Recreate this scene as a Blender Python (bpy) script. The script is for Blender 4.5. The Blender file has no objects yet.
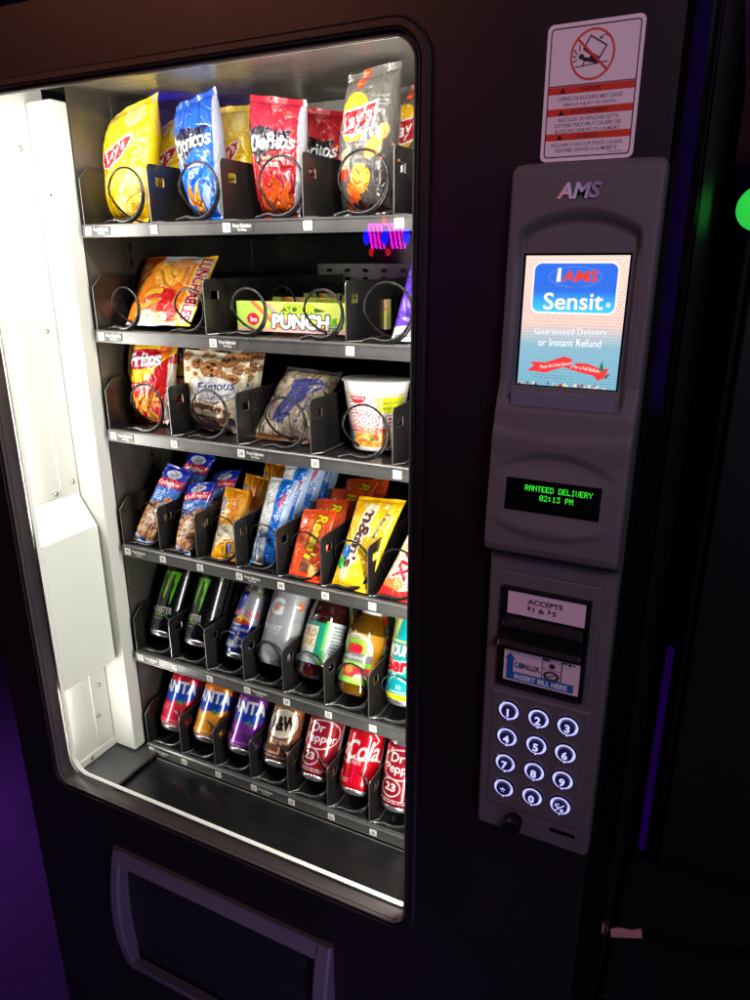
import bpy, math, random
import numpy as np
from mathutils.geometry import tessellate_polygon
from mathutils import Vector, Matrix
PI = math.pi
S = bpy.context.scene
col = S.collection
rng = np.random.RandomState(7)

# ------------------------------------------------------------------ camera frame
CP = np.array([0.72703, -0.66011, 1.46494]); YAW, PITCH, ROLL, FPX = 0.45973, -0.32463, -0.00266, 713.642
def _frame():
    ca, sa, cb, sb, cc, sc = math.cos(YAW), math.sin(YAW), math.cos(PITCH), math.sin(PITCH), math.cos(ROLL), math.sin(ROLL)
    f = np.array([-sa*cb, ca*cb, sb]); r = np.array([ca, sa, 0]); u = np.cross(r, f)
    return r*cc+u*sc, u*cc-r*sc, f
CR, CU, CF = _frame()
def at(px, py, y):                      # point of the plane Y=y seen at a photo pixel
    d = CF+CR*(px-375)/FPX-CU*(py-500)/FPX
    return CP+d*(y-CP[1])/d[1]
def atz(px, py, z):
    d = CF+CR*(px-375)/FPX-CU*(py-500)/FPX
    return CP+d*(z-CP[2])/d[2]

# ------------------------------------------------------------------ materials
def lin(c):
    c = np.asarray(c, float)/255.0
    return np.where(c <= .04045, c/12.92, ((c+.055)/1.055)**2.4)
def bsdf(m): return next(n for n in m.node_tree.nodes if n.type == 'BSDF_PRINCIPLED')
def newmat(name, c, rough=.5, metal=0., spec=.5, coat=0., bump=0., bscale=60., var=0., vscale=8., rvar=0., emis=None, estr=0., trans=0., linear=False):
    m = bpy.data.materials.new(name); m.use_nodes = True; nt = m.node_tree; b = bsdf(m); N = nt.nodes; L = nt.links
    cc = tuple(c) if linear else tuple(lin(c))
    b.inputs['Base Color'].default_value = (*cc, 1); b.inputs['Roughness'].default_value = rough
    b.inputs['Metallic'].default_value = metal; b.inputs['Specular IOR Level'].default_value = spec
    b.inputs['Coat Weight'].default_value = coat; b.inputs['Transmission Weight'].default_value = trans
    tc = N.new('ShaderNodeTexCoord')
    if var or rvar:
        n = N.new('ShaderNodeTexNoise'); n.inputs['Scale'].default_value = vscale; n.inputs['Detail'].default_value = 6
        L.new(tc.outputs['Object'], n.inputs['Vector'])
        if var:
            mx = N.new('ShaderNodeMix'); mx.data_type = 'RGBA'
            mx.inputs[6].default_value = (*[x*(1-var) for x in cc], 1); mx.inputs[7].default_value = (*[min(1, x*(1+var)) for x in cc], 1)
            L.new(n.outputs['Fac'], mx.inputs[0]); L.new(mx.outputs[2], b.inputs['Base Color'])
        if rvar:
            mr = N.new('ShaderNodeMapRange'); mr.inputs[1].default_value = .3; mr.inputs[2].default_value = .7
            mr.inputs[3].default_value = max(.02, rough-rvar); mr.inputs[4].default_value = min(1, rough+rvar)
            L.new(n.outputs['Fac'], mr.inputs[0]); L.new(mr.outputs[0], b.inputs['Roughness'])
    if bump:
        n2 = N.new('ShaderNodeTexNoise'); n2.inputs['Scale'].default_value = bscale; n2.inputs['Detail'].default_value = 4
        L.new(tc.outputs['Object'], n2.inputs['Vector'])
        bp = N.new('ShaderNodeBump'); bp.inputs['Strength'].default_value = bump; bp.inputs['Distance'].default_value = .002
        L.new(n2.outputs['Fac'], bp.inputs['Height']); L.new(bp.outputs[0], b.inputs['Normal'])
    if emis is not None:
        b.inputs['Emission Color'].default_value = (*lin(emis), 1); b.inputs['Emission Strength'].default_value = estr
    return m
def printmat(name, rough=.35, metal=0., coat=0., bump=0., bscale=90., spec=.5, emit=0., trans=0., base=1.):
    m = bpy.data.materials.new(name); m.use_nodes = True; nt = m.node_tree; b = bsdf(m); N = nt.nodes; L = nt.links
    a = N.new('ShaderNodeAttribute'); a.attribute_name = 'Print'
    if base < 1:
        mx = N.new('ShaderNodeMix'); mx.data_type = 'RGBA'; mx.inputs[0].default_value = base; mx.inputs[6].default_value = (0, 0, 0, 1)
        L.new(a.outputs['Color'], mx.inputs[7]); L.new(mx.outputs[2], b.inputs['Base Color'])
    else: L.new(a.outputs['Color'], b.inputs['Base Color'])
    b.inputs['Roughness'].default_value = rough; b.inputs['Metallic'].default_value = metal
    b.inputs['Coat Weight'].default_value = coat; b.inputs['Specular IOR Level'].default_value = spec
    b.inputs['Transmission Weight'].default_value = trans
    if emit:
        L.new(a.outputs['Color'], b.inputs['Emission Color']); b.inputs['Emission Strength'].default_value = emit
    if bump:
        tc = N.new('ShaderNodeTexCoord'); n2 = N.new('ShaderNodeTexNoise'); n2.inputs['Scale'].default_value = bscale; n2.inputs['Detail'].default_value = 3
        n2.inputs['Distortion'].default_value = .6
        L.new(tc.outputs['Object'], n2.inputs['Vector'])
        bp = N.new('ShaderNodeBump'); bp.inputs['Strength'].default_value = bump; bp.inputs['Distance'].default_value = .004
        L.new(n2.outputs['Fac'], bp.inputs['Height']); L.new(bp.outputs[0], b.inputs['Normal'])
    return m
M = {}
M['door'] = newmat('door_black_powdercoat', (22, 21, 22), .42, 0, .35, bump=.14, bscale=900, var=.15, vscale=3, rvar=.08)
M['gasket'] = newmat('black_gasket', (14, 14, 15), .5, bump=.1, bscale=300)
M['frame'] = newmat('dark_anodised_frame', (96, 90, 88), .38, .35, var=.1, vscale=20)
M['lip'] = newmat('bright_lip', (236, 234, 226), .35, .1, var=.06, vscale=30)
M['white'] = newmat('white_enamel_sheet', (198, 198, 190), .38, 0, .5, var=.05, vscale=5, bump=.06, bscale=200, rvar=.08)
M['white2'] = newmat('white_plastic_cover', (222, 224, 214), .45, 0, .4, var=.04, vscale=4, rvar=.05)
M['seam'] = newmat('grey_seam', (120, 122, 118), .5)
M['inner'] = newmat('interior_black_sheet', (92, 87, 80), .33, .55, var=.35, vscale=9, rvar=.15, bump=.2, bscale=40)
M['inner_top'] = newmat('interior_foil_liner', (128, 125, 118), .36, .55, var=.35, vscale=14, rvar=.15, bump=.5, bscale=90)
M['tray'] = newmat('tray_black_enamel', (40, 38, 37), .3, .3, var=.3, vscale=25, rvar=.15, bump=.1, bscale=120)
M['plate'] = newmat('divider_black_enamel', (33, 31, 30), .27, .25, var=.25, vscale=14, rvar=.13, bump=.1, bscale=60)
M['edge'] = newmat('worn_steel_edge', (128, 126, 122), .4, .7, var=.4, vscale=60)
M['rail'] = newmat('price_rail_aluminium', (94, 93, 91), .36, .55, var=.25, vscale=20, rvar=.1)
M['rail2'] = newmat('galvanised_rail', (176, 172, 164), .42, .3, var=.2, vscale=30)
M['coil'] = newmat('spiral_black_wire', (34, 33, 33), .22, .5, var=.2, vscale=40)
M['coil2'] = newmat('spiral_steel_wire', (84, 83, 82), .26, .8, var=.25, vscale=40)
M['binfloor'] = newmat('bin_floor_black', (20, 20, 21), .28, .2, var=.3, vscale=7, rvar=.14)
M['binsheet'] = newmat('bin_grey_sheet', (74, 74, 75), .34, .5, var=.2, vscale=7, rvar=.1)
M['redtape'] = newmat('red_tape', (60, 14, 18), .4)
M['panel'] = newmat('control_panel_grey_plastic', (94, 92, 94), .5, 0, .4, bump=.3, bscale=1200, var=.05, vscale=12)
M['panel_gloss'] = newmat('control_panel_clear_strip', (120, 120, 135), .12, 0, .6)
M['black'] = newmat('black_plastic', (16, 16, 17), .35, 0, .5, bump=.1, bscale=300)
M['blackgloss'] = newmat('black_gloss', (10, 10, 11), .08)
M['pocket'] = newmat('delivery_frame_grey_plastic', (90, 87, 92), .5, bump=.3, bscale=900, var=.06)
M['flap'] = newmat('delivery_flap_black', (22, 24, 30), .4, bump=.1, bscale=300)
M['alu'] = newmat('can_aluminium', (190, 190, 192), .25, .9, var=.1, vscale=30)
M['steel'] = newmat('screw_steel', (150, 150, 145), .3, .9)
M['cap_white'] = newmat('white_bottle_cap', (220, 220, 215), .4)
M['cap_black'] = newmat('dark_bottle_cap', (40, 34, 34), .4)
M['bag'] = printmat('printed_film', .24, 0, .3, .7, 60)
M['bagm'] = printmat('printed_foil_film', .28, .12, .2, .55, 60)
M['card'] = printmat('printed_card', .38, 0, .1)
M['canp'] = printmat('printed_can', .2, .35, .5)
M['sleeve'] = printmat('printed_sleeve', .3, 0, .3, .1, 60)
M['sticker'] = printmat('printed_sticker', .4, 0, .1)
M['lit'] = printmat('backlit_print', .12, 0, .3, emit=1.12, base=.35)
M['chrome'] = printmat('holographic_badge', .3, 0, .4, emit=0)
M['led'] = newmat('green_led', (40, 230, 40), .5, emis=(60, 255, 60), estr=1.3)
M['keyglow'] = newmat('key_violet_glow', (190, 190, 230), .4, emis=(190, 188, 255), estr=1.2)
M['keychrome'] = newmat('key_chrome', (150, 150, 165), .12, .95)
M['keyface'] = newmat('key_face', (30, 30, 48), .22, emis=(60, 60, 140), estr=.12)
M['tube'] = newmat('led_tube', (255, 255, 245), .5, emis=(255, 250, 235), estr=3)

# ------------------------------------------------------------------ object helpers
def wloc(o):
    l = np.zeros(3)
    while o is not None:
        l = l+np.array(o.location); o = o.parent
    return l
def tag(o, label=None, cat=None, group=None, kind=None):
    if label: o['label'] = label
    if cat: o['category'] = cat
    if group: o['group'] = group
    if kind: o['kind'] = kind
    return o
def empty(name, loc, label, cat, group=None):
    o = bpy.data.objects.new(name, None); col.objects.link(o); o.location = loc; o.empty_display_size = .05
    return tag(o, label, cat, group)
def mesh(name, V, Fc, mats, parent=None, base=None, smooth=False, mi=None, cols=None):
    """V in world coordinates; the object's origin is its parent's (or base)."""
    V = np.asarray(V, float)
    org = wloc(parent) if parent is not None else (np.zeros(3) if base is None else np.asarray(base, float))
    me = bpy.data.meshes.new(name)
    me.from_pydata([tuple(v) for v in (V-org)], [], [tuple(int(i) for i in f) for f in Fc])
    for m in (mats if isinstance(mats, (list, tuple)) else [mats]): me.materials.append(M[m] if isinstance(m, str) else m)
    if mi is not None: me.polygons.foreach_set('material_index', list(mi))
    if smooth: me.polygons.foreach_set('use_smooth', [True]*len(me.polygons))
    if cols is not None:
        a = me.color_attributes.new('Print', 'FLOAT_COLOR', 'POINT')
        c = np.ones((len(V), 4), np.float32); c[:, :3] = cols; a.data.foreach_set('color', c.ravel())
    me.update()
    o = bpy.data.objects.new(name, me); col.objects.link(o)
    if parent is not None: o.parent = parent
    elif base is not None: o.location = tuple(base)
    return o
class MB:
    def __init__(s): s.V = []; s.F = []; s.mi = []
    def add(s, V, Fc, mi=0):
        n = len(s.V); s.V += [tuple(v) for v in V]
        for k, f in enumerate(Fc): s.F.append(tuple(i+n for i in f)); s.mi.append(mi if not isinstance(mi, (list, tuple)) else mi[k])
    def box(s, x0, x1, y0, y1, z0, z1, mi=0, b=0.0):
        if b <= 0:
            V = [(x0, y0, z0), (x1, y0, z0), (x1, y1, z0), (x0, y1, z0), (x0, y0, z1), (x1, y0, z1), (x1, y1, z1), (x0, y1, z1)]
            s.add(V, [(0, 3, 2, 1), (4, 5, 6, 7), (0, 1, 5, 4), (1, 2, 6, 5), (2, 3, 7, 6), (3, 0, 4, 7)], mi)
        else:               # chamfered in xz outline
            O = [(x0+b, z0), (x1-b, z0), (x1, z0+b), (x1, z1-b), (x1-b, z1), (x0+b, z1), (x0, z1-b), (x0, z0+b)]
            s.prism(O, y0, y1, mi, bev=b*.6)
    def prism(s, O, y0, y1, mi=0, mi_side=None, bev=0, axis='y'):
        """outline O of (a,b); extruded along y (a=x,b=z) or along x (a=y,b=z)"""
        n = len(O); cx = sum(p[0] for p in O)/n; cz = sum(p[1] for p in O)/n
        if axis == 'y': f = lambda a, b, e: (a, e, b)
        else: f = lambda a, b, e: (e, a, b)
        V = [f(a, b, y0) for a, b in O]+[f(a, b, y1) for a, b in O]
        t = tessellate_polygon([[Vector((a, b, 0)) for a, b in O]])
        F0 = [tuple(q) for q in t]; ms = mi if mi_side is None else mi_side
        Fc = F0+[tuple(i+n for i in q) for q in F0]+[(i, (i+1) % n, (i+1) % n+n, i+n) for i in range(n)]
        s.add(V, Fc, [mi]*(2*len(F0))+[ms]*n)
    def tube(s, P, r, k=6, mi=0):
        P = np.asarray(P, float); n = len(P); r = np.full(n, r) if np.isscalar(r) else np.asarray(r)
        T = np.gradient(P, axis=0); T /= np.linalg.norm(T, axis=1)[:, None]+1e-12
        up = np.array([0, 0, 1.]) if abs(T[0][2]) < .9 else np.array([1., 0, 0]); V = []
        a = np.cross(T[0], up); a /= np.linalg.norm(a)
        for i in range(n):
            a = a-T[i]*(a@T[i]); a /= np.linalg.norm(a)+1e-12; b = np.cross(T[i], a)
            for j in range(k): V.append(P[i]+r[i]*(a*math.cos(2*PI*j/k)+b*math.sin(2*PI*j/k)))
        Fc = [(i*k+j, i*k+(j+1) % k, (i+1)*k+(j+1) % k, (i+1)*k+j) for i in range(n-1) for j in range(k)]
        Fc += [tuple(range(k)), tuple((n-1)*k+j for j in range(k))[::-1]]
        s.add(V, Fc, mi)
    def disc(s, c, r, y, k=24, mi=0, depth=0):
        V = [(c[0]+r*math.cos(2*PI*j/k), y, c[1]+r*math.sin(2*PI*j/k)) for j in range(k)]
        if depth: 
            V += [(v[0], y+depth, v[2]) for v in V]
            s.add(V, [tuple(range(k))]+[(j, (j+1) % k, (j+1) % k+k, j+k) for j in range(k)], mi)
        else: s.add(V, [tuple(range(k))], mi)
    def build(s, name, mats, parent=None, base=None, smooth=False): return mesh(name, s.V, s.F, mats, parent, base, smooth, s.mi)
def smooth_angle(o, deg=40):
    me = o.data; me.polygons.foreach_set('use_smooth', [True]*len(me.polygons))
    try: me.set_sharp_from_angle(angle=math.radians(deg))
    except Exception: pass
    return o
def bevel(o, w=.0015, seg=2):
    m = o.modifiers.new('Bevel', 'BEVEL'); m.width = w; m.segments = seg; m.limit_method = 'ANGLE'; m.angle_limit = math.radians(40); return o

# ------------------------------------------------------------------ print canvas (procedural artwork sampled onto mesh vertices)
_tt = {}
def tris_of(s, bold, shear):
    k = (s, round(bold, 4), round(shear, 3))
    if k in _tt: return _tt[k]
    cu = bpy.data.curves.new('glyphs', 'FONT'); cu.body = s; cu.offset = bold; cu.shear = shear; cu.resolution_u = 3; cu.fill_mode = 'FRONT'
    ob = bpy.data.objects.new('glyphs', cu); me = ob.to_mesh()
    me.calc_loop_triangles()
    V = np.array([v.co[:2] for v in me.vertices]) if len(me.vertices) else np.zeros((0, 2))
    T = np.array([t.vertices[:] for t in me.loop_triangles]) if len(me.loop_triangles) else np.zeros((0, 3), int)
    ob.to_mesh_clear(); bpy.data.objects.remove(ob); bpy.data.curves.remove(cu)
    _tt[k] = (V, T); return V, T
class Cv:
    def __init__(s, W, H, bg=(255, 255, 255), ppm=1.0, ss=2):
        s.W, s.H = W, H; s.nx = max(8, int(W*ppm)); s.ny = max(8, int(H*ppm)); s.ss = ss
        s.px, s.py = s.nx*ss, s.ny*ss
        s.A = np.empty((s.py, s.px, 3), np.float32); s.A[:] = lin(bg)
        s.X, s.Y = np.meshgrid((np.arange(s.px)+.5)/s.px*W, (np.arange(s.py)+.5)/s.py*H)
    def fill(s, m, c, a=1.0):
        c = lin(c)
        if a >= 1: s.A[m] = c
        else: s.A[m] = s.A[m]*(1-a)+c*a
    def rect(s, x0, y0, x1, y1, c, rot=0, a=1., r=0):
        X, Y = s.X, s.Y
        if rot:
            cx, cy = (x0+x1)/2, (y0+y1)/2; t = math.radians(rot); dx, dy = X-cx, Y-cy
            X = cx+dx*math.cos(t)+dy*math.sin(t); Y = cy-dx*math.sin(t)+dy*math.cos(t)
        if r:
            qx = np.maximum(np.abs(X-(x0+x1)/2)-(x1-x0)/2+r, 0); qy = np.maximum(np.abs(Y-(y0+y1)/2)-(y1-y0)/2+r, 0)
            m = qx*qx+qy*qy <= r*r
        else: m = (X >= x0) & (X <= x1) & (Y >= y0) & (Y <= y1)
        s.fill(m, c, a)
    def ell(s, cx, cy, rx, ry, c, rot=0, a=1., half=0):
        t = math.radians(rot); dx, dy = s.X-cx, s.Y-cy
        u = dx*math.cos(t)+dy*math.sin(t); v = -dx*math.sin(t)+dy*math.cos(t)
        m = (u/rx)**2+(v/ry)**2 <= 1
        if half: m &= (v*half > 0)
        s.fill(m, c, a)
    def tri(s, P, m):
        x = P[:, 0]/s.W*s.px-.5; y = P[:, 1]/s.H*s.py-.5
        x0, x1 = max(0, int(math.floor(x.min()))), min(s.px-1, int(math.ceil(x.max())))
        y0, y1 = max(0, int(math.floor(y.min()))), min(s.py-1, int(math.ceil(y.max())))
        if x1 < x0 or y1 < y0: return
        gx, gy = np.meshgrid(np.arange(x0, x1+1), np.arange(y0, y1+1))
        d = []
        for i in range(3):
            j = (i+1) % 3; d.append((x[j]-x[i])*(gy-y[i])-(y[j]-y[i])*(gx-x[i]))
        k = ((d[0] >= 0) & (d[1] >= 0) & (d[2] >= 0)) | ((d[0] <= 0) & (d[1] <= 0) & (d[2] <= 0))
        m[y0:y1+1, x0:x1+1] |= k
    def poly(s, pts, c, a=1.):
        m = np.zeros((s.py, s.px), bool); P = np.array(pts, float)
        for t in tessellate_polygon([[Vector((x, y, 0)) for x, y in pts]]): s.tri(P[list(t)], m)
        s.fill(m, c, a)
    def line(s, pts, w, c, a=1.):
        m = np.zeros((s.py, s.px), bool)
        for (ax, ay), (bx, by) in zip(pts[:-1], pts[1:]):
            dx, dy = bx-ax, by-ay; L = dx*dx+dy*dy+1e-9
            t = np.clip(((s.X-ax)*dx+(s.Y-ay)*dy)/L, 0, 1)
            m |= (s.X-ax-t*dx)**2+(s.Y-ay-t*dy)**2 <= (w/2)**2
        s.fill(m, c, a)
    def dil(s, m, r_mm):
        r = r_mm*s.px/s.W
        if r < .4: return m
        o = m.copy(); k = int(math.ceil(r))
        for dy in range(-k, k+1):
            for dx in range(-k, k+1):
                if dx*dx+dy*dy > r*r+.3 or (dx == 0 and dy == 0): continue
                a0, a1 = max(0, dy), min(s.py, s.py+dy); b0, b1 = max(0, dx), min(s.px, s.px+dx)
                o[a0:a1, b0:b1] |= m[a0-dy:a1-dy, b0-dx:b1-dx]
        return o
    def text(s, t, cx, cy, h, c, w=None, rot=0, bold=.02, shear=0, out=0, oc=(0, 0, 0), arc=0, a=1., taper=0):
        V0, T = tris_of(t, .012, shear)
        if not len(V0): return
        lo, hi = V0.min(0), V0.max(0); sc = h/(hi[1]-lo[1]); sx = sc if w is None else w/(hi[0]-lo[0]); ww = sx*(hi[0]-lo[0])
        P = (V0-(lo+hi)/2)*[sx, sc]; q = P[:, 0]/(ww/2); P = P.copy()
        if taper: P[:, 1] *= 1+taper*q
        P[:, 1] += arc*(1-q*q)
        r = math.radians(rot); P = np.stack([P[:, 0]*math.cos(r)-P[:, 1]*math.sin(r)+cx, P[:, 0]*math.sin(r)+P[:, 1]*math.cos(r)+cy], 1)
        m = np.zeros((s.py, s.px), bool)
        for q3 in T: s.tri(P[q3], m)
        b = max(0, bold-.015)*h*1.0
        if out: s.fill(s.dil(m, b+out*h*1.25), oc, a)
        s.fill(s.dil(m, b), c, a)
    def small(s, x0, y0, x1, y1, c, n=4, seed=1, a=.8):     # lines of unreadably small print
        r = np.random.RandomState(seed); h = (y1-y0)/n
        for i in range(n):
            x = x0+r.rand()*(x1-x0)*.1; e = x1-r.rand()*(x1-x0)*.25
            while x < e:
                l = (.05+.12*r.rand())*(x1-x0); s.rect(x, y0+i*h+h*.3, min(x+l, e), y0+i*h+h*.75, c, a=a); x += l+(x1-x0)*.03
    def blobs(s, x0, y0, x1, y1, n, r0, r1, cs, seed=1, asp=1.6, a=1., edge=None):
        r = np.random.RandomState(seed)
        for i in range(n):
            cx, cy = x0+r.rand()*(x1-x0), y0+r.rand()*(y1-y0); R = r0+r.rand()*(r1-r0); ro = r.rand()*180; c = cs[r.randint(len(cs))]; f = 1+(asp-1)*r.rand()
            if edge: s.ell(cx, cy, R*1.12, R/f*1.15, edge, ro, a)
            s.ell(cx, cy, R, R/f, c, ro, a)
    def grad(s, y0, y1, c0, c1, x0=None, x1=None, a=1.):
        m = (s.Y >= y0) & (s.Y <= y1)
        if x0 is not None: m &= (s.X >= x0) & (s.X <= x1)
        t = ((s.Y[m]-y0)/(y1-y0))[:, None]; cc = lin(c0)*(1-t)+lin(c1)*t
        s.A[m] = s.A[m]*(1-a)+cc*a
    def speck(s, amt=.06, seed=3):
        r = np.random.RandomState(seed); s.A *= (1+amt*(r.rand(s.py, s.px, 1)-.5)*2)
    def out(s):
        return s.A.reshape(s.ny, s.ss, s.nx, s.ss, 3).mean((1, 3))     # (ny,nx,3), row 0 = bottom
def vnoise(x, y, seed=0):
    r = np.random.RandomState(seed); G = r.rand(64, 64)
    xi, yi = np.floor(x).astype(int), np.floor(y).astype(int); fx, fy = x-xi, y-yi
    fx = fx*fx*(3-2*fx); fy = fy*fy*(3-2*fy)
    g = lambda a, b: G[a % 64, b % 64]
    return (g(xi, yi)*(1-fx)+g(xi+1, yi)*fx)*(1-fy)+(g(xi, yi+1)*(1-fx)+g(xi+1, yi+1)*fx)*fy
def plate(name, p0, ax, az, W, H, cv, mat, parent, thick=0, base=None, rnd=0):
    """flat printed plate: p0 lower-left corner, ax/az unit vectors, metres"""
    A = cv.out(); ny, nx = A.shape[:2]
    u = np.linspace(0, 1, nx); v = np.linspace(0, 1, ny); U, Vv = np.meshgrid(u, v)
    p0, ax, az = map(lambda q: np.asarray(q, float), (p0, ax, az)); n = np.cross(ax, az)
    P = (p0+U[..., None]*W*ax+Vv[..., None]*H*az).reshape(-1, 3)
    Fc = [(j*nx+i, j*nx+i+1, (j+1)*nx+i+1, (j+1)*nx+i) for j in range(ny-1) for i in range(nx-1)]
    C = A.reshape(-1, 3)
    if rnd: Fc = [f for f in Fc if math.hypot(max(abs((f[0] % nx+.5)/(nx-1)-.5)*W-W/2+rnd, 0), max(abs((f[0]//nx+.5)/(ny-1)-.5)*H-H/2+rnd, 0)) <= rnd]
    if thick:
        k = len(P); B = np.array([p0, p0+W*ax, p0+W*ax+H*az, p0+H*az]); n_in = -n*thick
        P = np.vstack([P, B, B+n_in]); C = np.vstack([C, np.tile(A[0, 0], (8, 1))])
        Fc += [(k+0, k+4, k+5, k+1), (k+1, k+5, k+6, k+2), (k+2, k+6, k+7, k+3), (k+3, k+7, k+4, k+0), (k+4, k+7, k+6, k+5)]
    return mesh(name, P, Fc, mat, parent, base, False, None, C)
XH, ZH = np.array([1., 0, 0]), np.array([0, 0, 1.])

# ------------------------------------------------------------------ bags
def bag(name, TL, TR, BR, BL, bulge, cv, mat='bag', parent=None, seal=.05, pin=.05, seed=0, back=(200, 200, 205), crease=1., top_pinch=0., bs=.9):
    A = cv.out(); ny, nx = A.shape[:2]; nb = 14
    TL, TR, BR, BL = map(lambda q: np.asarray(q, float), (TL, TR, BR, BL))
    uf = np.linspace(0, 1, nx); ub = np.linspace(1, 0, nb+2)[1:-1]; u = np.concatenate([uf, ub]); sd = np.concatenate([np.ones(nx), -np.ones(nb)])
    v = np.linspace(0, 1, ny); U, Vv = np.meshgrid(u, v); SD = np.tile(sd, (ny, 1))
    up = .5+(U-.5)*(1-pin*np.sin(PI*Vv)**.8)
    base = ((BL*(1-up[..., None])+BR*up[..., None])*(1-Vv[..., None])+(TL*(1-up[..., None])+TR*up[..., None])*Vv[..., None])
    n = np.cross((TR+BR-TL-BL), (TL+TR-BL-BR)); n /= np.linalg.norm(n)
    if n[1] > 0: n = -n
    d = np.minimum(Vv-seal, 1-seal-Vv); sm = np.clip(d/.3, 0, 1); sm = np.sqrt(1-(1-sm)**2)
    T = np.sqrt(np.clip(1-np.abs(2*U-1)**2.6, 0, 1))*sm
    off = SD*bulge*np.where(SD > 0, 1., bs)*T
    # creases and dents
    asp = cv.H/cv.W
    w = (vnoise(U*3+seed*3.1, Vv*3*asp, seed)-.5)*.30
    r1 = 1-np.abs(2*vnoise(U*5+Vv*2.3+seed, Vv*3.2*asp-U*2, seed+5)-1); w -= .22*np.clip((r1-.8)/.2, 0, 1)
    r2 = 1-np.abs(2*vnoise(U*9-Vv*4+seed, Vv*5*asp+U*3, seed+9)-1); w -= .12*np.clip((r2-.82)/.18, 0, 1)
    rad = (vnoise(U*14+seed, Vv*1.2, seed+2)-.5)*np.exp(-np.clip(d, 0, 1)/.12)*.7
    rad += (vnoise(U*26+seed, Vv*.8, seed+3)-.5)*np.exp(-np.clip(d, 0, 1)/.05)*.25
    off = off+SD*min(bulge, .0145)*crease*(w+rad)*np.clip(T, 0, 1)
    sz = np.clip(-d/seal, 0, 1)
    off = off+ (vnoise(U*5+seed, Vv*3, seed+4)-.5)*bulge*.35*sz     # wavy seals
    P = base+n*off[..., None]
    P = P+(SD*.0003)[..., None]*n
    nu = nx+nb; Pf = P.reshape(-1, 3)
    Fc = [(j*nu+i, j*nu+(i+1) % nu, (j+1)*nu+(i+1) % nu, (j+1)*nu+i) for j in range(ny-1) for i in range(nu)]
    C = np.empty((ny, nu, 3)); C[:, :nx] = A; C[:, nx:] = lin(back)
    bl = (BL+BR)/2
    return mesh(name, Pf, Fc, mat, parent, bl if parent is None else None, True, None, C.reshape(-1, 3))

def lathe(prof, n=48):
    V = []; 
    for r, z in prof:
        for j in range(n): t = 2*PI*j/n; V.append((r*math.sin(t), -r*math.cos(t), z))
    Fc = [(i*n+j, i*n+(j+1) % n, (i+1)*n+(j+1) % n, (i+1)*n+j) for i in range(len(prof)-1) for j in range(n)]
    Fc += [tuple(range(n))[::-1], tuple((len(prof)-1)*n+j for j in range(n))]
    return np.array(V), Fc
def xf(V, base, tilt, roll=0):
    V = np.asarray(V, float); t = math.radians(tilt); y = V[:, 1]*math.cos(t)+V[:, 2]*math.sin(t); z = -V[:, 1]*math.sin(t)+V[:, 2]*math.cos(t)
    x = V[:, 0]; r = math.radians(roll); x, z = x*math.cos(r)+z*math.sin(r), -x*math.sin(r)+z*math.cos(r)
    return np.stack([x, y, z], 1)+np.asarray(base)
def wrap(R0, R1, z0, z1, cv, phi=0):
    """closed printed sleeve: R0/R1 radius functions along height"""
    A = cv.out(); ny, nx = A.shape[:2]; th = (np.arange(nx)/nx-.5)*2*PI+math.radians(phi); v = np.linspace(0, 1, ny)
    R = (R0+(R1-R0)*v) if np.isscalar(R0) else np.interp(v, np.linspace(0, 1, len(R0)), R0)
    X = np.sin(th)[None, :]*R[:, None]; Y = -np.cos(th)[None, :]*R[:, None]; Z = np.tile((z0+(z1-z0)*v)[:, None], (1, nx))
    Fc = [(j*nx+i, j*nx+(i+1) % nx, (j+1)*nx+(i+1) % nx, (j+1)*nx+i) for j in range(ny-1) for i in range(nx)]
    return np.stack([X, Y, Z], -1).reshape(-1, 3), Fc, A.reshape(-1, 3)
def can(name, base, cv, label, cat='can', R=.033, h=.122, tilt=32, phi=0, group=None, roll=0, mat='canp'):
    root = empty(name, tuple(base), label, cat, group)
    zb, zt = .010, h-.014; rr = [R-.003]+[R-.0006]+[R]*18+[R-.0008]+[R-.0035]
    V, Fc, C = wrap(rr, None, zb, zt, cv, phi); mesh('printed_body', xf(V, base, tilt, roll), Fc, mat, root, None, True, None, C)
    V, Fc = lathe([(.002, .006), (R*.62, .004), (R*.7, 0.), (R*.76, .0005), (R*.84, .004), (R-.0028, zb+.0003)])
    mesh('bottom_rim', xf(V, base, tilt, roll), Fc, 'alu', root, None, True)
    V, Fc = lathe([(R-.0034, zt-.0003), (R*.86, h-.007), (R*.8, h-.003), (R*.82, h-.0005), (R*.8, h), (R*.76, h-.003), (.002, h-.003)])
    smooth_angle(mesh('lid', xf(V, base, tilt, roll), Fc, 'alu', root, None, True), 50)
    return root
def copy_tree(o, off, label, parent=None):
    c = o.copy(); col.objects.link(c); c.parent = parent
    if parent is None: c.location = Vector(o.location)+Vector(off)
    if label and parent is None: c['label'] = label
    for ch in [x for x in bpy.data.objects if x.parent == o]: copy_tree(ch, (0, 0, 0), None, c)
    return c

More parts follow.
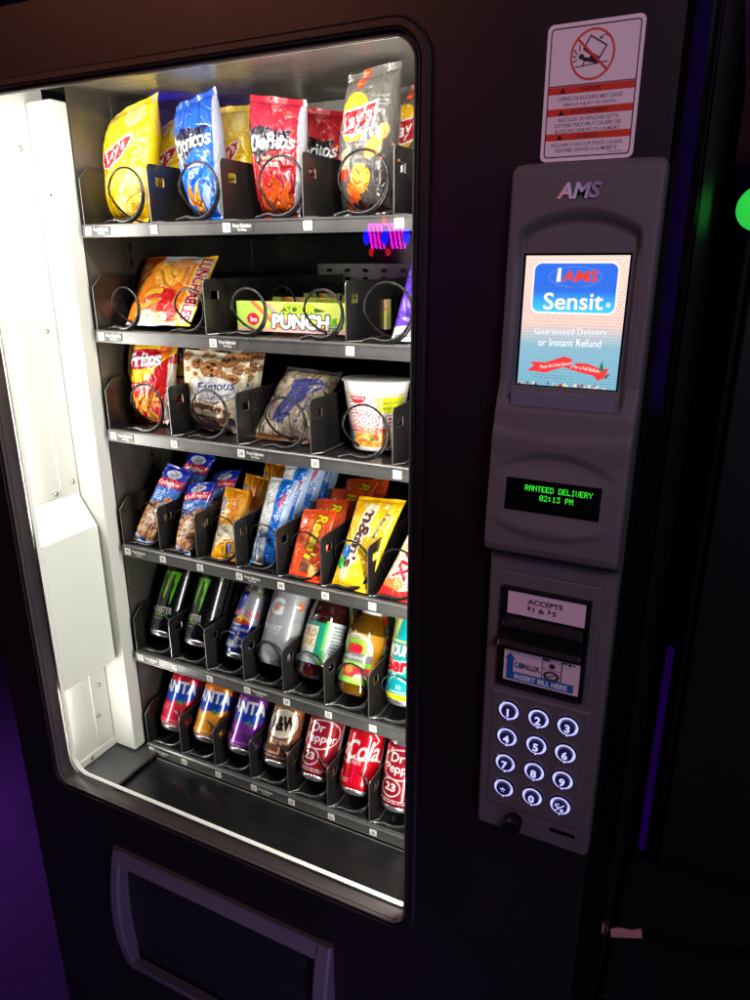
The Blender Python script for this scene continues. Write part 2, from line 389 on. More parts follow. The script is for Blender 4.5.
# ------------------------------------------------------------------ artwork
CHIP = [(238, 178, 60), (246, 196, 84), (226, 158, 46), (250, 210, 110)]
def art_chips_yellow():
    c = Cv(90, 150, (248, 200, 14), 1.9)
    c.grad(0, 150, (250, 196, 8), (250, 214, 30))
    c.ell(16, 142, 16, 20, (238, 206, 110), 20, .55); c.ell(66, 128, 14, 15, (248, 226, 140), 0, .8); c.ell(38, 120, 12, 9, (252, 196, 40), 30, .5)
    c.blobs(48, 8, 78, 60, 7, 11, 17, [(250, 214, 96), (244, 196, 60), (252, 222, 120)], 4, 1.3, .8)
    c.blobs(20, 40, 60, 66, 3, 8, 12, [(252, 220, 90)], 9, 1.4, .7)
    c.ell(32, 84, 23, 20, (252, 184, 0))
    c.poly([(13, 74), (25, 70), (47, 78), (63, 92), (69, 106), (53, 103), (31, 96), (15, 94)], (240, 236, 220))
    c.poly([(15, 76), (25, 72), (46, 80), (61, 93), (66, 103), (53, 101), (32, 94), (17, 92)], (190, 20, 32))
    c.text("Lay's", 38, 88, 15, (255, 255, 255), 38, 20, .02, .25, taper=-.1)
    c.text("CLASSIC", 64, 84, 4, (110, 80, 20), 20, 4, .02); c.small(56, 88, 78, 98, (120, 90, 20), 3, 2); c.line([(54, 102), (60, 105), (70, 104), (78, 99)], .8, (100, 90, 30))
    c.small(10, 62, 24, 68, (120, 100, 30), 2, 4); c.text("CLASSIC", 76, 19, 5, (70, 50, 20), 16, 2, .02); c.rect(68, 22, 84, 24, (90, 90, 30), 0, .5)
    c.rect(0, 0, 90, 5, (246, 190, 20)); c.speck(.03); return c
def art_tortilla(blue=True):
    bg = (28, 98, 205) if blue else (176, 24, 34)
    c = Cv(90, 150, bg, 1.9)
    if blue: c.grad(0, 150, (20, 110, 215), (34, 90, 200))
    else: c.grad(0, 150, (150, 18, 30), (196, 40, 48))
    K = (24, 26, 48) if blue else (28, 16, 20)
    c.poly([(0, 100), (10, 122), (12, 104), (30, 110), (60, 104), (80, 106), (70, 92), (78, 84), (50, 80), (30, 72), (22, 56), (16, 76), (0, 80)], K)
    if blue: c.poly([(2, 122), (12, 100), (8, 94)], (225, 180, 150)); c.poly([(8, 84), (22, 60), (20, 78)], (220, 180, 190))
    c.poly([(0, 96), (10, 108), (12, 98), (4, 84)], (200, 200, 215) if blue else (60, 60, 64))
    c.text("Doritos", 46, 91, 18, (252, 252, 252), 72, 4, .02, .28, .03, K)
    c.small(70, 74, 80, 78, (230, 230, 240), 1, 3)
    if blue:
        c.line([(62, 108), (78, 106), (88, 102)], .9, (210, 225, 245))
        c.poly([(16, 20), (32, 52), (40, 18)], (232, 150, 40)); c.poly([(30, 14), (56, 50), (54, 8)], (240, 166, 56)); c.poly([(22, 6), (40, 26), (34, 2)], (214, 126, 30))
        c.blobs(24, 16, 50, 40, 12, 1, 2.2, [(196, 90, 20), (250, 210, 140), (120, 120, 50)], 5)
        c.rect(30, 62, 66, 68, (150, 30, 60), 0, .6, 2); c.text("COOL RANCH", 48, 65, 4.4, (255, 255, 255), 34, 0, .03)
        c.poly([(58, 6), (82, 30), (70, 44), (60, 26)], (210, 225, 240), .6); c.small(34, 54, 62, 60, (220, 225, 245), 2, 8)
        c.blobs(60, 10, 82, 36, 8, 2, 5, [(235, 240, 250), (160, 190, 230)], 3, 2, .6)
    else:
        c.rect(28, 68, 70, 75, (120, 14, 24), 0, 1, 2); c.text("NACHO CHEESE", 49, 71.5, 4.4, (255, 240, 200), 38, 0, .03); c.small(30, 60, 66, 66, (235, 190, 180), 2, 6)
        c.poly([(30, 10), (52, 56), (78, 12)], (196, 74, 20)); c.poly([(50, 6), (76, 48), (84, 10)], (210, 90, 26)); c.poly([(14, 8), (26, 48), (48, 14)], (180, 60, 18))
        c.blobs(18, 8, 80, 44, 30, 1, 2.4, [(140, 30, 10), (240, 150, 60), (110, 20, 10)], 5); c.poly([(36, 150), (60, 150), (52, 122)], (226, 110, 110), .8)
    c.rect(84, 0, 90, 150, (196, 200, 208), 0, .9); c.rect(0, 0, 90, 4, bg); c.speck(.03); return c
def art_chips_bbq():
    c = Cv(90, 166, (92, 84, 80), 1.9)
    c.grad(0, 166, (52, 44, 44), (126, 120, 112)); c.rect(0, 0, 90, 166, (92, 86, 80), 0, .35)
    for k in range(14): c.line([(34+k*4.2, 166), (44+k*3.8, 100)], .5, (150, 144, 136), .5)
    c.poly([(26, 166), (40, 166), (40, 142), (28, 142)], (226, 72, 24)); c.small(28, 144, 38, 164, (255, 170, 120), 4, 3)
    c.poly([(0, 74), (28, 78), (26, 48), (0, 42)], (206, 150, 120)); c.rect(0, 42, 26, 54, (200, 56, 30)); c.small(3, 56, 24, 70, (110, 40, 30), 4, 8)
    c.ell(30, 110, 27, 27, (248, 180, 10)); c.ell(30, 110, 27, 27, (255, 205, 60), 0, .5, half=1)
    c.poly([(4, 94), (32, 88), (64, 94), (70, 124), (42, 119), (8, 120)], (250, 250, 245)); c.poly([(6, 95), (32, 90), (62, 96), (67, 121), (42, 117), (9, 118)], (200, 22, 30))
    c.text("Lay's", 36, 105, 22, (255, 255, 255), 52, 8, .02, .22)
    c.ell(64, 74, 15, 9, (232, 164, 70), 40); c.ell(76, 90, 10, 7, (240, 180, 90), 60)
    c.ell(46, 40, 17, 14, (236, 130, 36), 30); c.ell(48, 46, 15, 11, (246, 166, 60), -20); c.ell(34, 26, 14, 8, (222, 96, 26), -50)
    c.blobs(28, 22, 60, 54, 22, 1, 2.4, [(206, 76, 20), (250, 200, 100)], 8); c.poly([(10, 6), (34, 30), (26, 4)], (220, 60, 26))
    c.small(66, 116, 84, 130, (170, 166, 160), 3, 4, .7); c.small(60, 84, 86, 96, (160, 156, 150), 3, 14, .6)
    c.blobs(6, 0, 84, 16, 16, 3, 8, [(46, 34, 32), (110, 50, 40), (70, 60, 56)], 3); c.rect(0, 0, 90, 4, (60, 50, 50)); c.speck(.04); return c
def art_lunch():
    c = Cv(104, 88, (242, 118, 22), 1.4)
    c.grad(0, 88, (244, 112, 20), (248, 150, 44)); c.rect(0, 76, 104, 88, (196, 192, 188)); c.rect(0, 76, 30, 88, (240, 110, 20)); c.rect(82, 0, 104, 88, (250, 200, 20))
    c.ell(48, 60, 24, 20, (232, 130, 30)); c.ell(48, 62, 22, 18, (250, 176, 60)); c.ell(60, 74, 16, 9, (238, 160, 90)); c.blobs(34, 52, 64, 74, 6, 1, 1.6, [(190, 100, 20)], 4)
    for k, cc in enumerate([(226, 130, 30), (250, 190, 60), (214, 70, 50), (240, 150, 40), (206, 90, 40)]): c.ell(36, 42-k*6, 15, 6, cc, 12)
    c.rect(46, 14, 68, 42, (206, 30, 32), -6, 1, 5); c.ell(70, 14, 12, 8, (200, 40, 40), 30); c.blobs(50, 16, 66, 40, 10, 1, 2.5, [(240, 110, 90), (170, 20, 20)], 5)
    c.ell(30, 10, 15, 7, (246, 206, 170)); c.ell(52, 8, 14, 6, (236, 190, 150)); c.blobs(20, 4, 60, 13, 12, 1, 2, [(214, 90, 40), (255, 235, 210)], 3)
    c.rect(0, 0, 80, 4, (240, 232, 220)); c.small(6, 40, 16, 74, (255, 220, 180), 5, 5); c.text("LUNCHABLES", 93, 44, 15, (196, 24, 40), 76, -90, .05, 0, .06, (255, 250, 240))
    c.text("turkey + cheddar", 76, 58, 4, (255, 240, 200), 28, -90, .02); c.ell(12, 54, 5, 12, (246, 150, 60), 10); c.speck(.03); return c
def art_punch():
    c = Cv(180, 44, (214, 220, 60), 1.1)
    c.grad(0, 44, (232, 232, 120), (206, 222, 96)); c.rect(0, 6, 30, 44, (160, 206, 80), 0, .7)
    for k, cc in enumerate([(236, 70, 80), (246, 150, 40), (250, 236, 110), (90, 190, 80), (240, 120, 160)]):
        c.line([(24+k*5, 44), (60+k*6, 10), (96+k*4, 0)], 4, cc, .9); c.line([(120+k*6, 0), (150+k*5, 20), (180, 30+k*4)], 3.4, cc, .8)
    c.rect(0, 0, 180, 4, (250, 190, 200), 0, .9)
    c.poly([(66, 30), (74, 34), (72, 36), (124, 36), (136, 32), (126, 30)], (40, 90, 30))
    c.text("SOUR", 98, 34, 13, (190, 226, 40), 46, 0, .05, .1, .07, (20, 70, 30)); c.text("PUNCH", 98, 16, 20, (255, 255, 255), 84, 0, .06, .05, .08, (30, 40, 30))
    c.ell(26, 18, 10, 9, (206, 24, 60)); c.text("bo", 27, 18, 8, (255, 255, 255), 10, 0, .03)
    for k in range(5): c.ell(146+k*5, 20+((k*37) % 9)-3, 5, 5, [(150, 200, 40), (90, 170, 50), (230, 220, 60)][k % 3])
    c.rect(138, 8, 160, 13, (30, 110, 60)); c.small(138, 8, 160, 13, (240, 240, 200), 1, 3); c.speck(.04); return c
def art_purple():
    c = Cv(80, 130, (98, 62, 200), 1.1); c.grad(0, 130, (110, 66, 214), (84, 50, 176)); c.poly([(0, 18), (60, 24), (80, 40), (80, 0), (0, 0)], (238, 232, 232))
    c.ell(62, 62, 24, 24, (246, 150, 40)); c.ell(58, 60, 14, 16, (250, 180, 70)); c.line([(30, 120), (42, 84)], 3, (190, 170, 236)); c.text("cheddar", 30, 70, 6, (190, 170, 240), 32, 74, .02)
    c.small(50, 20, 78, 34, (200, 60, 60), 3, 3); c.rect(0, 126, 80, 130, (230, 225, 240)); return c
def art_corn():
    c = Cv(92, 140, (206, 26, 30), 1.35)
    c.poly([(0, 140), (92, 140), (92, 116), (70, 96), (56, 70), (30, 64), (0, 72)], (252, 206, 30)); c.poly([(0, 74), (28, 66), (54, 72), (66, 92), (84, 110), (92, 112), (92, 50), (0, 40)], (206, 26, 30))
    c.poly([(0, 80), (26, 72), (50, 78), (62, 96), (80, 112), (60, 106), (40, 90), (14, 84)], (252, 206, 30)); c.poly([(12, 92), (16, 86), (60, 92), (76, 106), (78, 122), (16, 120)], (196, 20, 40))
    c.text("Fritos", 44, 105, 22, (255, 255, 255), 58, 6, .05, .1, .03, (60, 30, 110))
    c.ell(78, 122, 9, 14, (240, 110, 30)); c.text("ORIGINAL", 42, 62, 6.5, (255, 255, 255), 46, 3, .04); c.small(26, 53, 60, 58, (250, 200, 190), 2, 5)
    r = np.random.RandomState(12)
    for k in range(30):
        x, y, a = 12+r.rand()*62, 5+r.rand()*44, r.rand()*180; c.rect(x-9, y-3, x+9, y+3, (210, 100, 20), a, 1, 3); c.rect(x-8.4, y-2.2, x+8.4, y+2.6, [(248, 170, 50), (250, 190, 80), (240, 146, 40)][k % 3], a, 1, 2.2)
    c.rect(84, 0, 92, 100, (230, 226, 222), 0, .9); c.speck(.03); return c
def cookie(c, x, y, R, sd=1):
    c.ell(x, y, R, R*.92, (150, 92, 44)); c.ell(x, y+R*.05, R*.9, R*.82, (204, 142, 82)); r = np.random.RandomState(sd)
    for k in range(7): a, q = r.rand()*2*PI, R*(.15+.6*r.rand()); c.ell(x+q*math.cos(a), y+q*math.sin(a), R*.17, R*.14, (84, 44, 26), r.rand()*90)
def art_cookies():
    c = Cv(96, 128, (236, 216, 170), 1.6); c.grad(0, 128, (240, 222, 180), (252, 240, 206))
    for k, (x, y, R) in enumerate([(8, 118, 8), (28, 108, 9), (50, 102, 15), (72, 118, 13), (88, 104, 9), (66, 94, 7), (90, 124, 8), (34, 122, 5), (14, 98, 5), (80, 88, 9), (28, 92, 4), (44, 122, 4)]): cookie(c, x, y, R, k)
    c.ell(56, 68, 34, 21, (150, 140, 130), 4); c.ell(56, 69, 33, 20, (244, 244, 242), 4)
    c.text("Famous", 58, 75, 15, (36, 56, 130), 56, 10, 0, .35); c.text("Amos", 66, 60, 10, (36, 56, 130), 28, 8, 0, .35); c.small(40, 52, 62, 56, (90, 100, 150), 1, 3)
    c.poly([(14, 42), (24, 48), (70, 40), (84, 34), (78, 16), (64, 12), (50, 18), (22, 26)], (128, 78, 50)); c.rect(24, 26, 74, 36, (238, 222, 190), -4, 1, 4)
    c.text("CHOCOLATE", 49, 33, 4.6, (100, 60, 40), 42, -4, .03); c.text("CHIP", 50, 22, 4.4, (240, 224, 190), 20, -4, .03)
    c.ell(84, 18, 6, 8, (50, 50, 70)); c.rect(74, 4, 82, 14, (222, 190, 140)); c.small(8, 8, 34, 14, (120, 90, 60), 2, 3); c.speck(.05); return c
def art_popcorn():
    c = Cv(100, 140, (190, 168, 128), 1.25, ); c.grad(0, 140, (232, 214, 186), (190, 168, 124))
    r = np.random.RandomState(5)
    for k in range(240):
        x, y = r.rand()*100, r.rand()*124; R = 2.5+r.rand()*4; c.ell(x, y, R, R*.8, [(238, 226, 196), (222, 202, 160), (248, 240, 220), (202, 180, 136)][r.randint(4)], r.rand()*180, .7); a = r.rand()*6
        c.line([(x+R*math.cos(a), y+R*math.sin(a)*.8), (x+R*math.cos(a+1.2), y+R*.8*math.sin(a+1.2))], .9, (84, 70, 48), .8)
    B = (50, 74, 176)
    c.poly([(26, 30), (50, 26), (56, 60), (66, 64), (64, 84), (80, 96), (92, 104), (78, 116), (50, 118), (34, 110), (36, 82), (28, 62)], B, .85)
    for k in range(11): c.rect(52+k*1.6, 30+k*7, 60+k*1.6, 34+k*7, (206, 192, 166), 20); c.rect(40+k*.6, 34+k*7, 46+k*.6, 35.4+k*7, (190, 180, 170), 30, .8)
    for k in range(6): c.rect(62+k*5, 98+k*1.2, 65.4+k*5, 103+k*1.2, (214, 200, 180), 10)
    c.line([(70, 24), (74, 96)], 2, B); c.rect(76, 62, 88, 72, B); c.rect(4, 0, 100, 9, (176, 116, 64)); c.small(8, 1, 92, 8, (110, 60, 30), 2, 5); c.rect(0, 130, 100, 140, (96, 92, 88)); c.speck(.08); return c
def art_cup():
    c = Cv(270, 112, (244, 240, 226), .95)
    x = 135
    c.rect(0, 100, 270, 112, (250, 248, 240)); c.rect(0, 92, 270, 93.5, (196, 170, 110)); c.rect(0, 84, 270, 85, (214, 190, 140)); c.small(6, 86, 262, 91, (206, 180, 130), 1, 4, .4)
    c.ell(x-26, 90, 14, 13, (200, 24, 40), half=-1); c.text("NISSIN", x-26, 86, 4, (255, 240, 240), 20, 0, .03)
    c.poly([(x-4, 88), (x+46, 90), (x+47, 68), (x+30, 62), (x+4, 63), (x+2, 82)], (232, 236, 40)); c.text("new look", x+22, 80, 4, (70, 90, 30), 28, 3, .01); c.text("same taste", x+24, 71, 4, (70, 90, 30), 26, 3, .01)
    c.text("CUP", x-22, 69, 17, (252, 244, 240), 48, 0, .05, 0, .075, (200, 24, 50)); c.text("NOODLES", x-10, 50, 17, (252, 244, 240), 92, -2, .05, 0, .075, (200, 24, 50))
    c.poly([(x-56, 40), (x+26, 36), (x+26, 26), (x-56, 28)], (232, 84, 40)); c.text("CHICKEN", x-20, 34, 6, (255, 235, 220), 52, -2, .04); c.small(x-40, 26, x+24, 30, (255, 220, 200), 1, 3)
    c.rect(x-56, 3, x+30, 27, (240, 160, 60)); c.blobs(x-54, 4, x+28, 26, 46, 2, 5, [(252, 208, 70), (246, 176, 60), (230, 110, 40), (255, 226, 130), (222, 90, 50)], 7, 2.2)
    c.line([(x-40, 10), (x-20, 22), (x+4, 12), (x+20, 22)], 2, (255, 232, 140)); c.ell(x-4, 17, 4, 4, (110, 150, 60)); c.ell(x-50, 22, 11, 11, (20, 140, 200)); c.small(x-58, 16, x-42, 27, (230, 250, 255), 3, 3)
    c.small(x+40, 10, 262, 80, (150, 60, 50), 14, 8, .6); c.small(10, 10, 60, 80, (150, 60, 50), 14, 9, .6); c.speck(.03); return c
def art_donut():
    c = Cv(46, 176, (176, 128, 88), 1.5)
    c.blobs(0, 8, 46, 96, 90, 3, 7, [(190, 134, 88), (150, 96, 58), (206, 158, 112), (120, 72, 44)], 3, 1.4, .9)
    for k in range(5): c.line([(10+k*6, 20+k*5), (24+k*3, 88-k*4)], 1.6, (232, 222, 210), .8)
    c.rect(0, 0, 46, 9, (180, 190, 214)); c.ell(22, 7, 6, 5, (30, 50, 160)); c.ell(8, 12, 6, 5, (214, 214, 220))
    c.poly([(0, 92), (46, 98), (46, 176), (0, 176)], (22, 44, 170)); c.poly([(0, 94), (30, 92), (46, 104), (46, 128), (0, 124)], (66, 116, 196)); c.small(6, 98, 30, 118, (220, 236, 250), 4, 3); c.ell(38, 100, 7, 8, (190, 130, 80))
    c.poly([(1, 126), (45, 130), (45, 148), (1, 144)], (206, 40, 60)); c.text("Cabrito", 23, 137, 9, (255, 255, 255), 38, 3, .04, .1); c.ell(24, 157, 12, 10, (214, 216, 222)); c.ell(24, 157, 10, 8, (176, 182, 194)); c.text("fresh", 24, 157, 4, (60, 70, 120), 14, 8, .01)
    c.speck(.05); return c
def art_shortbread():
    c = Cv(54, 150, (244, 168, 18), 1.5)
    c.grad(0, 150, (250, 176, 24), (242, 160, 14)); c.poly([(0, 70), (54, 76), (54, 56), (0, 20), (0, 44)], (240, 222, 180)); c.poly([(0, 54), (40, 40), (54, 46), (54, 60), (0, 62)], (226, 206, 170)); c.poly([(6, 56), (48, 46), (46, 62), (8, 66)], (250, 240, 214))
    c.rect(5, 92, 12, 126, (40, 96, 160)); c.rect(7, 96, 9.4, 122, (220, 232, 240)); c.small(16, 98, 20, 116, (130, 80, 20), 6, 3)
    c.text("Lorna Doone", 34, 112, 15, (214, 50, 20), 62, -84, .015, .3); c.rect(32, 14, 42, 36, (40, 70, 150), 0, 1, 4); c.text("NABISCO", 37, 25, 5, (255, 255, 255), 18, -90, .02); c.rect(0, 0, 54, 4, (230, 140, 20)); c.speck(.03); return c
def art_donettes():
    c = Cv(62, 170, (206, 212, 214), 1.4)
    for k in range(8): c.ell(18-k*.3, 12+k*20, 17, 12, (226, 228, 222)); c.ell(18, 15+k*20, 13, 8, (240, 240, 234)); c.line([(2, 22+k*20), (34, 22+k*20)], 1, (150, 160, 170), .6)
    c.poly([(36, 0), (62, 0), (62, 170), (26, 170), (34, 90)], (28, 118, 216)); c.poly([(0, 0), (9, 0), (6, 60), (0, 70)], (60, 140, 220)); c.poly([(54, 40), (62, 40), (62, 170), (50, 170)], (190, 214, 240), .8)
    c.text("donettes", 46, 120, 12, (255, 255, 255), 62, 84, .03, .2); c.ell(44, 128, 5, 14, (220, 50, 70), -6, .7)
    c.rect(11, 18, 25, 64, (60, 130, 200), 4, 1, 7); c.rect(12.6, 20, 23.4, 62, (226, 236, 246), 4, 1, 5.5); c.text("Hostess", 18, 41, 8, (40, 80, 180), 38, 88, .04, .2)
    c.small(12, 84, 20, 140, (120, 150, 200), 10, 4, .6); c.speck(.05); return c
def art_pb():
    c = Cv(60, 128, (238, 76, 22), 1.5)
    c.grad(0, 128, (236, 66, 18), (244, 90, 34)); c.text("Reese's", 37, 76, 19, (252, 214, 20), 82, -96, .06, .1, .06, (74, 32, 20)); c.text("PEANUT BUTTER CUPS", 21, 84, 5, (240, 190, 60), 50, -96, .03, 0, .03, (80, 34, 20))
    c.rect(7, 100, 14, 108, (250, 220, 210), 0, 1, 1); c.poly([(18, 14), (36, 12), (38, 34), (22, 38)], (104, 54, 30)); c.poly([(36, 6), (54, 14), (46, 32), (38, 28)], (236, 170, 90)); c.poly([(20, 30), (38, 28), (36, 36), (22, 40)], (140, 80, 46))
    c.small(6, 20, 12, 70, (250, 170, 130), 8, 6, .5); c.rect(0, 0, 60, 4, (226, 66, 20)); c.rect(0, 123, 60, 128, (230, 70, 24)); c.speck(.02); return c
def art_peanut():
    c = Cv(88, 140, (250, 196, 20), 1.4)
    c.grad(0, 140, (252, 202, 24), (246, 186, 20)); c.text("m&m's", 34, 76, 25, (86, 40, 26), 92, -100, .06, 0, .07, (255, 246, 226)); c.text("Peanut", 66, 96, 9, (86, 40, 26), 40, -104, .05, 0, .04, (255, 250, 230))
    c.rect(30, 118, 48, 128, (244, 230, 180), -8, 1, 1); c.rect(20, 122, 30, 128, (220, 200, 130), -8); c.rect(58, 122, 68, 130, (244, 226, 160), -8); c.small(70, 60, 80, 110, (150, 100, 20), 7, 6, .5)
    c.ell(14, 52, 9, 12, (40, 120, 210), 20); c.ell(10, 36, 8, 10, (60, 160, 60), 20); c.ell(24, 22, 12, 9, (240, 226, 190)); c.ell(40, 22, 9, 8, (250, 210, 60)); c.ell(14, 12, 8, 6, (250, 180, 20)); c.blobs(14, 12, 44, 28, 6, 2, 4, [(250, 236, 200), (230, 180, 60), (244, 214, 90)], 2)
    c.line([(56, 0), (60, 60), (56, 140)], 1, (214, 150, 10), .7); c.rect(0, 0, 88, 4, (240, 180, 20)); c.rect(0, 135, 88, 140, (244, 186, 20)); c.speck(.02); return c
def art_caramel():
    c = Cv(70, 130, (232, 214, 180), 1.4)
    c.poly([(0, 0), (70, 0), (70, 26), (30, 14), (0, 22)], (206, 36, 30)); c.poly([(0, 22), (30, 14), (40, 30), (10, 44)], (232, 120, 60)); c.poly([(40, 130), (70, 130), (70, 60), (54, 90)], (206, 30, 36))
    c.text("TWIX", 28, 74, 24, (206, 22, 36), 84, -98, .07, .1, .07, (252, 248, 238)); c.line([(46, 20), (66, 70)], 3, (246, 240, 226)); c.line([(6, 50), (26, 26), (60, 20)], 2, (196, 160, 110)); c.speck(.03); return c
def claw(c, x, y, s, col_):
    for dx, h0, w in ((-15, 34, 3.6), (0, 25, 4.4), (15, 38, 3.8)):
        P = [(x+dx-w, y+30), (x+dx+w+2, y+31), (x+dx+w+1, y+22), (x+dx+w-1, y+8), (x+dx+w*.9-1, y-8), (x+dx-.5, y-h0), (x+dx-w*.6-1, y-12), (x+dx-w*.4, y+4), (x+dx-w, y+16)]
        c.poly(P, col_)
    c.poly([(x-16, y+30), (x+18, y+32), (x+14, y+25), (x-12, y+25)], col_)
def art_claw():
    c = Cv(207, 150, (14, 14, 15), .9); claw(c, 100, 90, 1, (110, 214, 36)); c.poly([(97, 103), (101, 103), (100, 63), (97, 71)], (190, 230, 70))
    c.text("MONSTER", 100, 42, 13, (214, 216, 210), 46, 0, .05); c.text("ENERGY", 100, 32, 5, (110, 190, 50), 36, 0, .04); c.small(84, 22, 116, 27, (140, 140, 140), 1, 3); c.rect(150, 0, 154, 150, (60, 62, 64)); c.small(160, 20, 200, 130, (120, 124, 120), 18, 4, .6); return c
def art_bull():
    c = Cv(167, 120, (178, 184, 194), 1.0); x = 83
    c.poly([(x-40, 120), (x+2, 120), (x-4, 62), (x-40, 62)], (22, 44, 150)); c.poly([(x+2, 56), (x+40, 56), (x+40, 0), (x+8, 0)], (22, 44, 150)); c.poly([(x-40, 56), (x-4, 56), (x+4, 20), (x-12, 0), (x-40, 0)], (196, 202, 210)); c.poly([(x-20, 50), (x+4, 50), (x-4, 20), (x-26, 26)], (24, 70, 180))
    c.ell(x, 62, 13, 7, (246, 196, 40)); c.poly([(x-22, 58), (x-4, 64), (x, 58), (x+4, 64), (x+22, 58), (x+8, 54), (x-8, 54)], (206, 50, 30)); c.text("Red Bull", x, 76, 14, (226, 26, 50), 62, 0, .03, 0, .03, (232, 236, 242)); c.text("ENERGY DRINK", x+2, 44, 5, (230, 236, 246), 36, 0, .03)
    c.rect(0, 12, 167, 16, (214, 220, 230)); c.rect(0, 0, 167, 9, (40, 60, 130)); c.rect(130, 0, 167, 120, (22, 44, 150)); c.small(134, 20, 160, 100, (200, 210, 230), 12, 3, .6); c.rect(0, 116, 167, 120, (206, 190, 110)); return c
def art_sport():
    c = Cv(232, 120, (150, 154, 156), .9); x = 108
    c.grad(0, 120, (140, 144, 146), (170, 172, 172)); c.text("G", x, 84, 32, (242, 244, 244), 27, 0, .08); c.poly([(x-6, 78), (x+8, 92), (x+3, 84), (x+10, 84), (x-4, 70), (x-1, 78)], (240, 110, 40)); c.text("FROST", x+2, 40, 10, (226, 228, 230), 36, 0, .05, 0, 0); c.text("ZERO SUGAR", x+2, 30, 4, (206, 208, 210), 30, 0, .02)
    c.ell(x+46, 92, 6, 8, (244, 120, 50)); c.rect(x+34, 88, x+44, 92, (236, 236, 236)); c.rect(x+36, 66, x+58, 82, (190, 192, 194)); c.small(x+36, 66, x+58, 82, (90, 94, 98), 4, 4); c.small(x+36, 30, x+58, 60, (206, 206, 208), 8, 5, .7); return c
def art_tea():
    c = Cv(232, 86, (44, 16, 12), .95); x = 100
    c.rect(x-34, 8, x+26, 80, (20, 150, 120)); c.rect(x-30, 8, x+14, 72, (238, 234, 214)); c.text("GOLD", x-8, 58, 14, (206, 160, 50), 40, 0, .05); c.text("PEAK", x-8, 40, 14, (206, 160, 50), 40, 0, .05); c.small(x-24, 26, x+8, 30, (90, 120, 90), 1, 3)
    c.poly([(x-34, 0), (x+26, 0), (x+26, 12), (x-4, 26), (x-34, 16)], (150, 180, 176)); c.poly([(x-10, 10), (x+4, 20), (x+12, 6)], (210, 190, 190)); c.rect(x+26, 0, x+36, 86, (90, 190, 60)); c.poly([(x+22, 20), (x+36, 36), (x+30, 6)], (40, 140, 70)); c.rect(x+36, 0, x+76, 86, (204, 214, 214)); c.small(x+40, 8, x+72, 80, (50, 60, 60), 11, 6, .85); c.speck(.04); return c
def art_apple():
    c = Cv(220, 98, (180, 124, 28), .95); x = 104
    c.ell(x, 62, 36, 34, (240, 226, 200)); c.ell(x, 60, 29, 28, (150, 190, 60)); c.rect(x-40, 0, x+40, 50, (180, 124, 28)); c.text("JUICEHOUSE", x, 80, 8, (120, 80, 60), 52, 0, .03, 0, 0, arc=9)
    c.ell(x-6, 66, 10, 10, (214, 30, 40)); c.ell(x+6, 66, 10, 10, (214, 30, 40)); c.poly([(x-2, 74), (x+6, 82), (x+3, 73)], (60, 130, 40)); c.rect(x-36, 42, x+38, 58, (120, 118, 116)); c.text("ORGANIC", x, 50, 6, (220, 220, 214), 50, 0, .04); c.rect(x-36, 33, x+38, 42, (140, 200, 60)); c.text("100% JUICE", x, 37, 4.6, (230, 250, 200), 40, 0, .03)
    c.rect(x-44, 8, x+44, 32, (206, 60, 60)); c.ell(x-24, 20, 16, 14, (220, 50, 60)); c.ell(x-22, 19, 9, 8, (150, 200, 60)); c.ell(x+20, 22, 20, 12, (224, 50, 60)); c.ell(x+22, 14, 12, 6, (246, 220, 190)); c.ell(x-2, 26, 8, 8, (236, 140, 60)); c.rect(x-46, 0, x+46, 12, (120, 196, 50)); c.small(x-36, 2, x+30, 10, (220, 250, 190), 2, 3, .7)
    c.rect(160, 0, 220, 98, (176, 122, 30)); c.small(164, 10, 214, 88, (120, 90, 50), 12, 3, .5); return c
def art_berry():
    c = Cv(207, 140, (24, 176, 176), .95); x = 104
    c.poly([(x-34, 140), (x-8, 140), (x-20, 100), (x-34, 92)], (220, 232, 120)); c.poly([(x-6, 140), (x+60, 140), (x+50, 96), (x-10, 96)], (20, 190, 190)); c.rect(x-34, 92, x+50, 96, (226, 238, 140)); c.text("MOUNTAIN", x+4, 80, 18, (240, 250, 250), 76, 2, .06, .1, .05, (16, 120, 130)); c.text("Berry", x, 54, 28, (226, 30, 50), 74, 6, .07, .1, .05, (250, 220, 210))
    c.text("PUNCH", x+4, 33, 10, (250, 252, 250), 44, -10, .05); c.poly([(x-34, 30), (x-10, 36), (x+40, 22), (x+40, 10), (x-34, 10)], (20, 160, 170)); c.text("32", x-2, 22, 6, (210, 240, 240), 10, 0, .03); c.small(x-20, 11, x+26, 17, (220, 240, 240), 1, 3); c.rect(0, 0, 207, 10, (236, 226, 20)); return c
def art_soda(fruit, bg, leaf):
    c = Cv(207, 98, bg, 1.1); x = 104
    c.poly([(x-52, 74), (x-40, 82), (x+44, 78), (x+52, 60), (x+42, 56), (x+20, 48), (x-4, 40), (x-40, 50)], (24, 66, 176)); c.text("FANTA", x-4, 72, 21, (255, 255, 255), 80, 2, .055, 0, .02, (24, 66, 176)); c.ell(x-36, 52, 10, 8, (24, 66, 176))
    c.ell(x-20, 30, 18, 12, fruit, 20); c.ell(x+6, 34, 16, 12, fruit, -20); c.ell(x-2, 20, 15, 9, fruit); c.ell(x-22, 32, 11, 6, tuple(min(255, q+40) for q in fruit), 20); c.poly([(x+2, 46), (x+14, 52), (x+10, 42)], leaf); c.poly([(x+12, 46), (x+22, 46), (x+12, 40)], leaf)
    c.rect(x-40, 8, x+40, 12, tuple(min(255, q+60) for q in bg)); c.small(x-34, 2, x+30, 6, (240, 220, 220), 1, 3); c.small(150, 10, 200, 90, (240, 230, 230), 14, 6, .6); return c
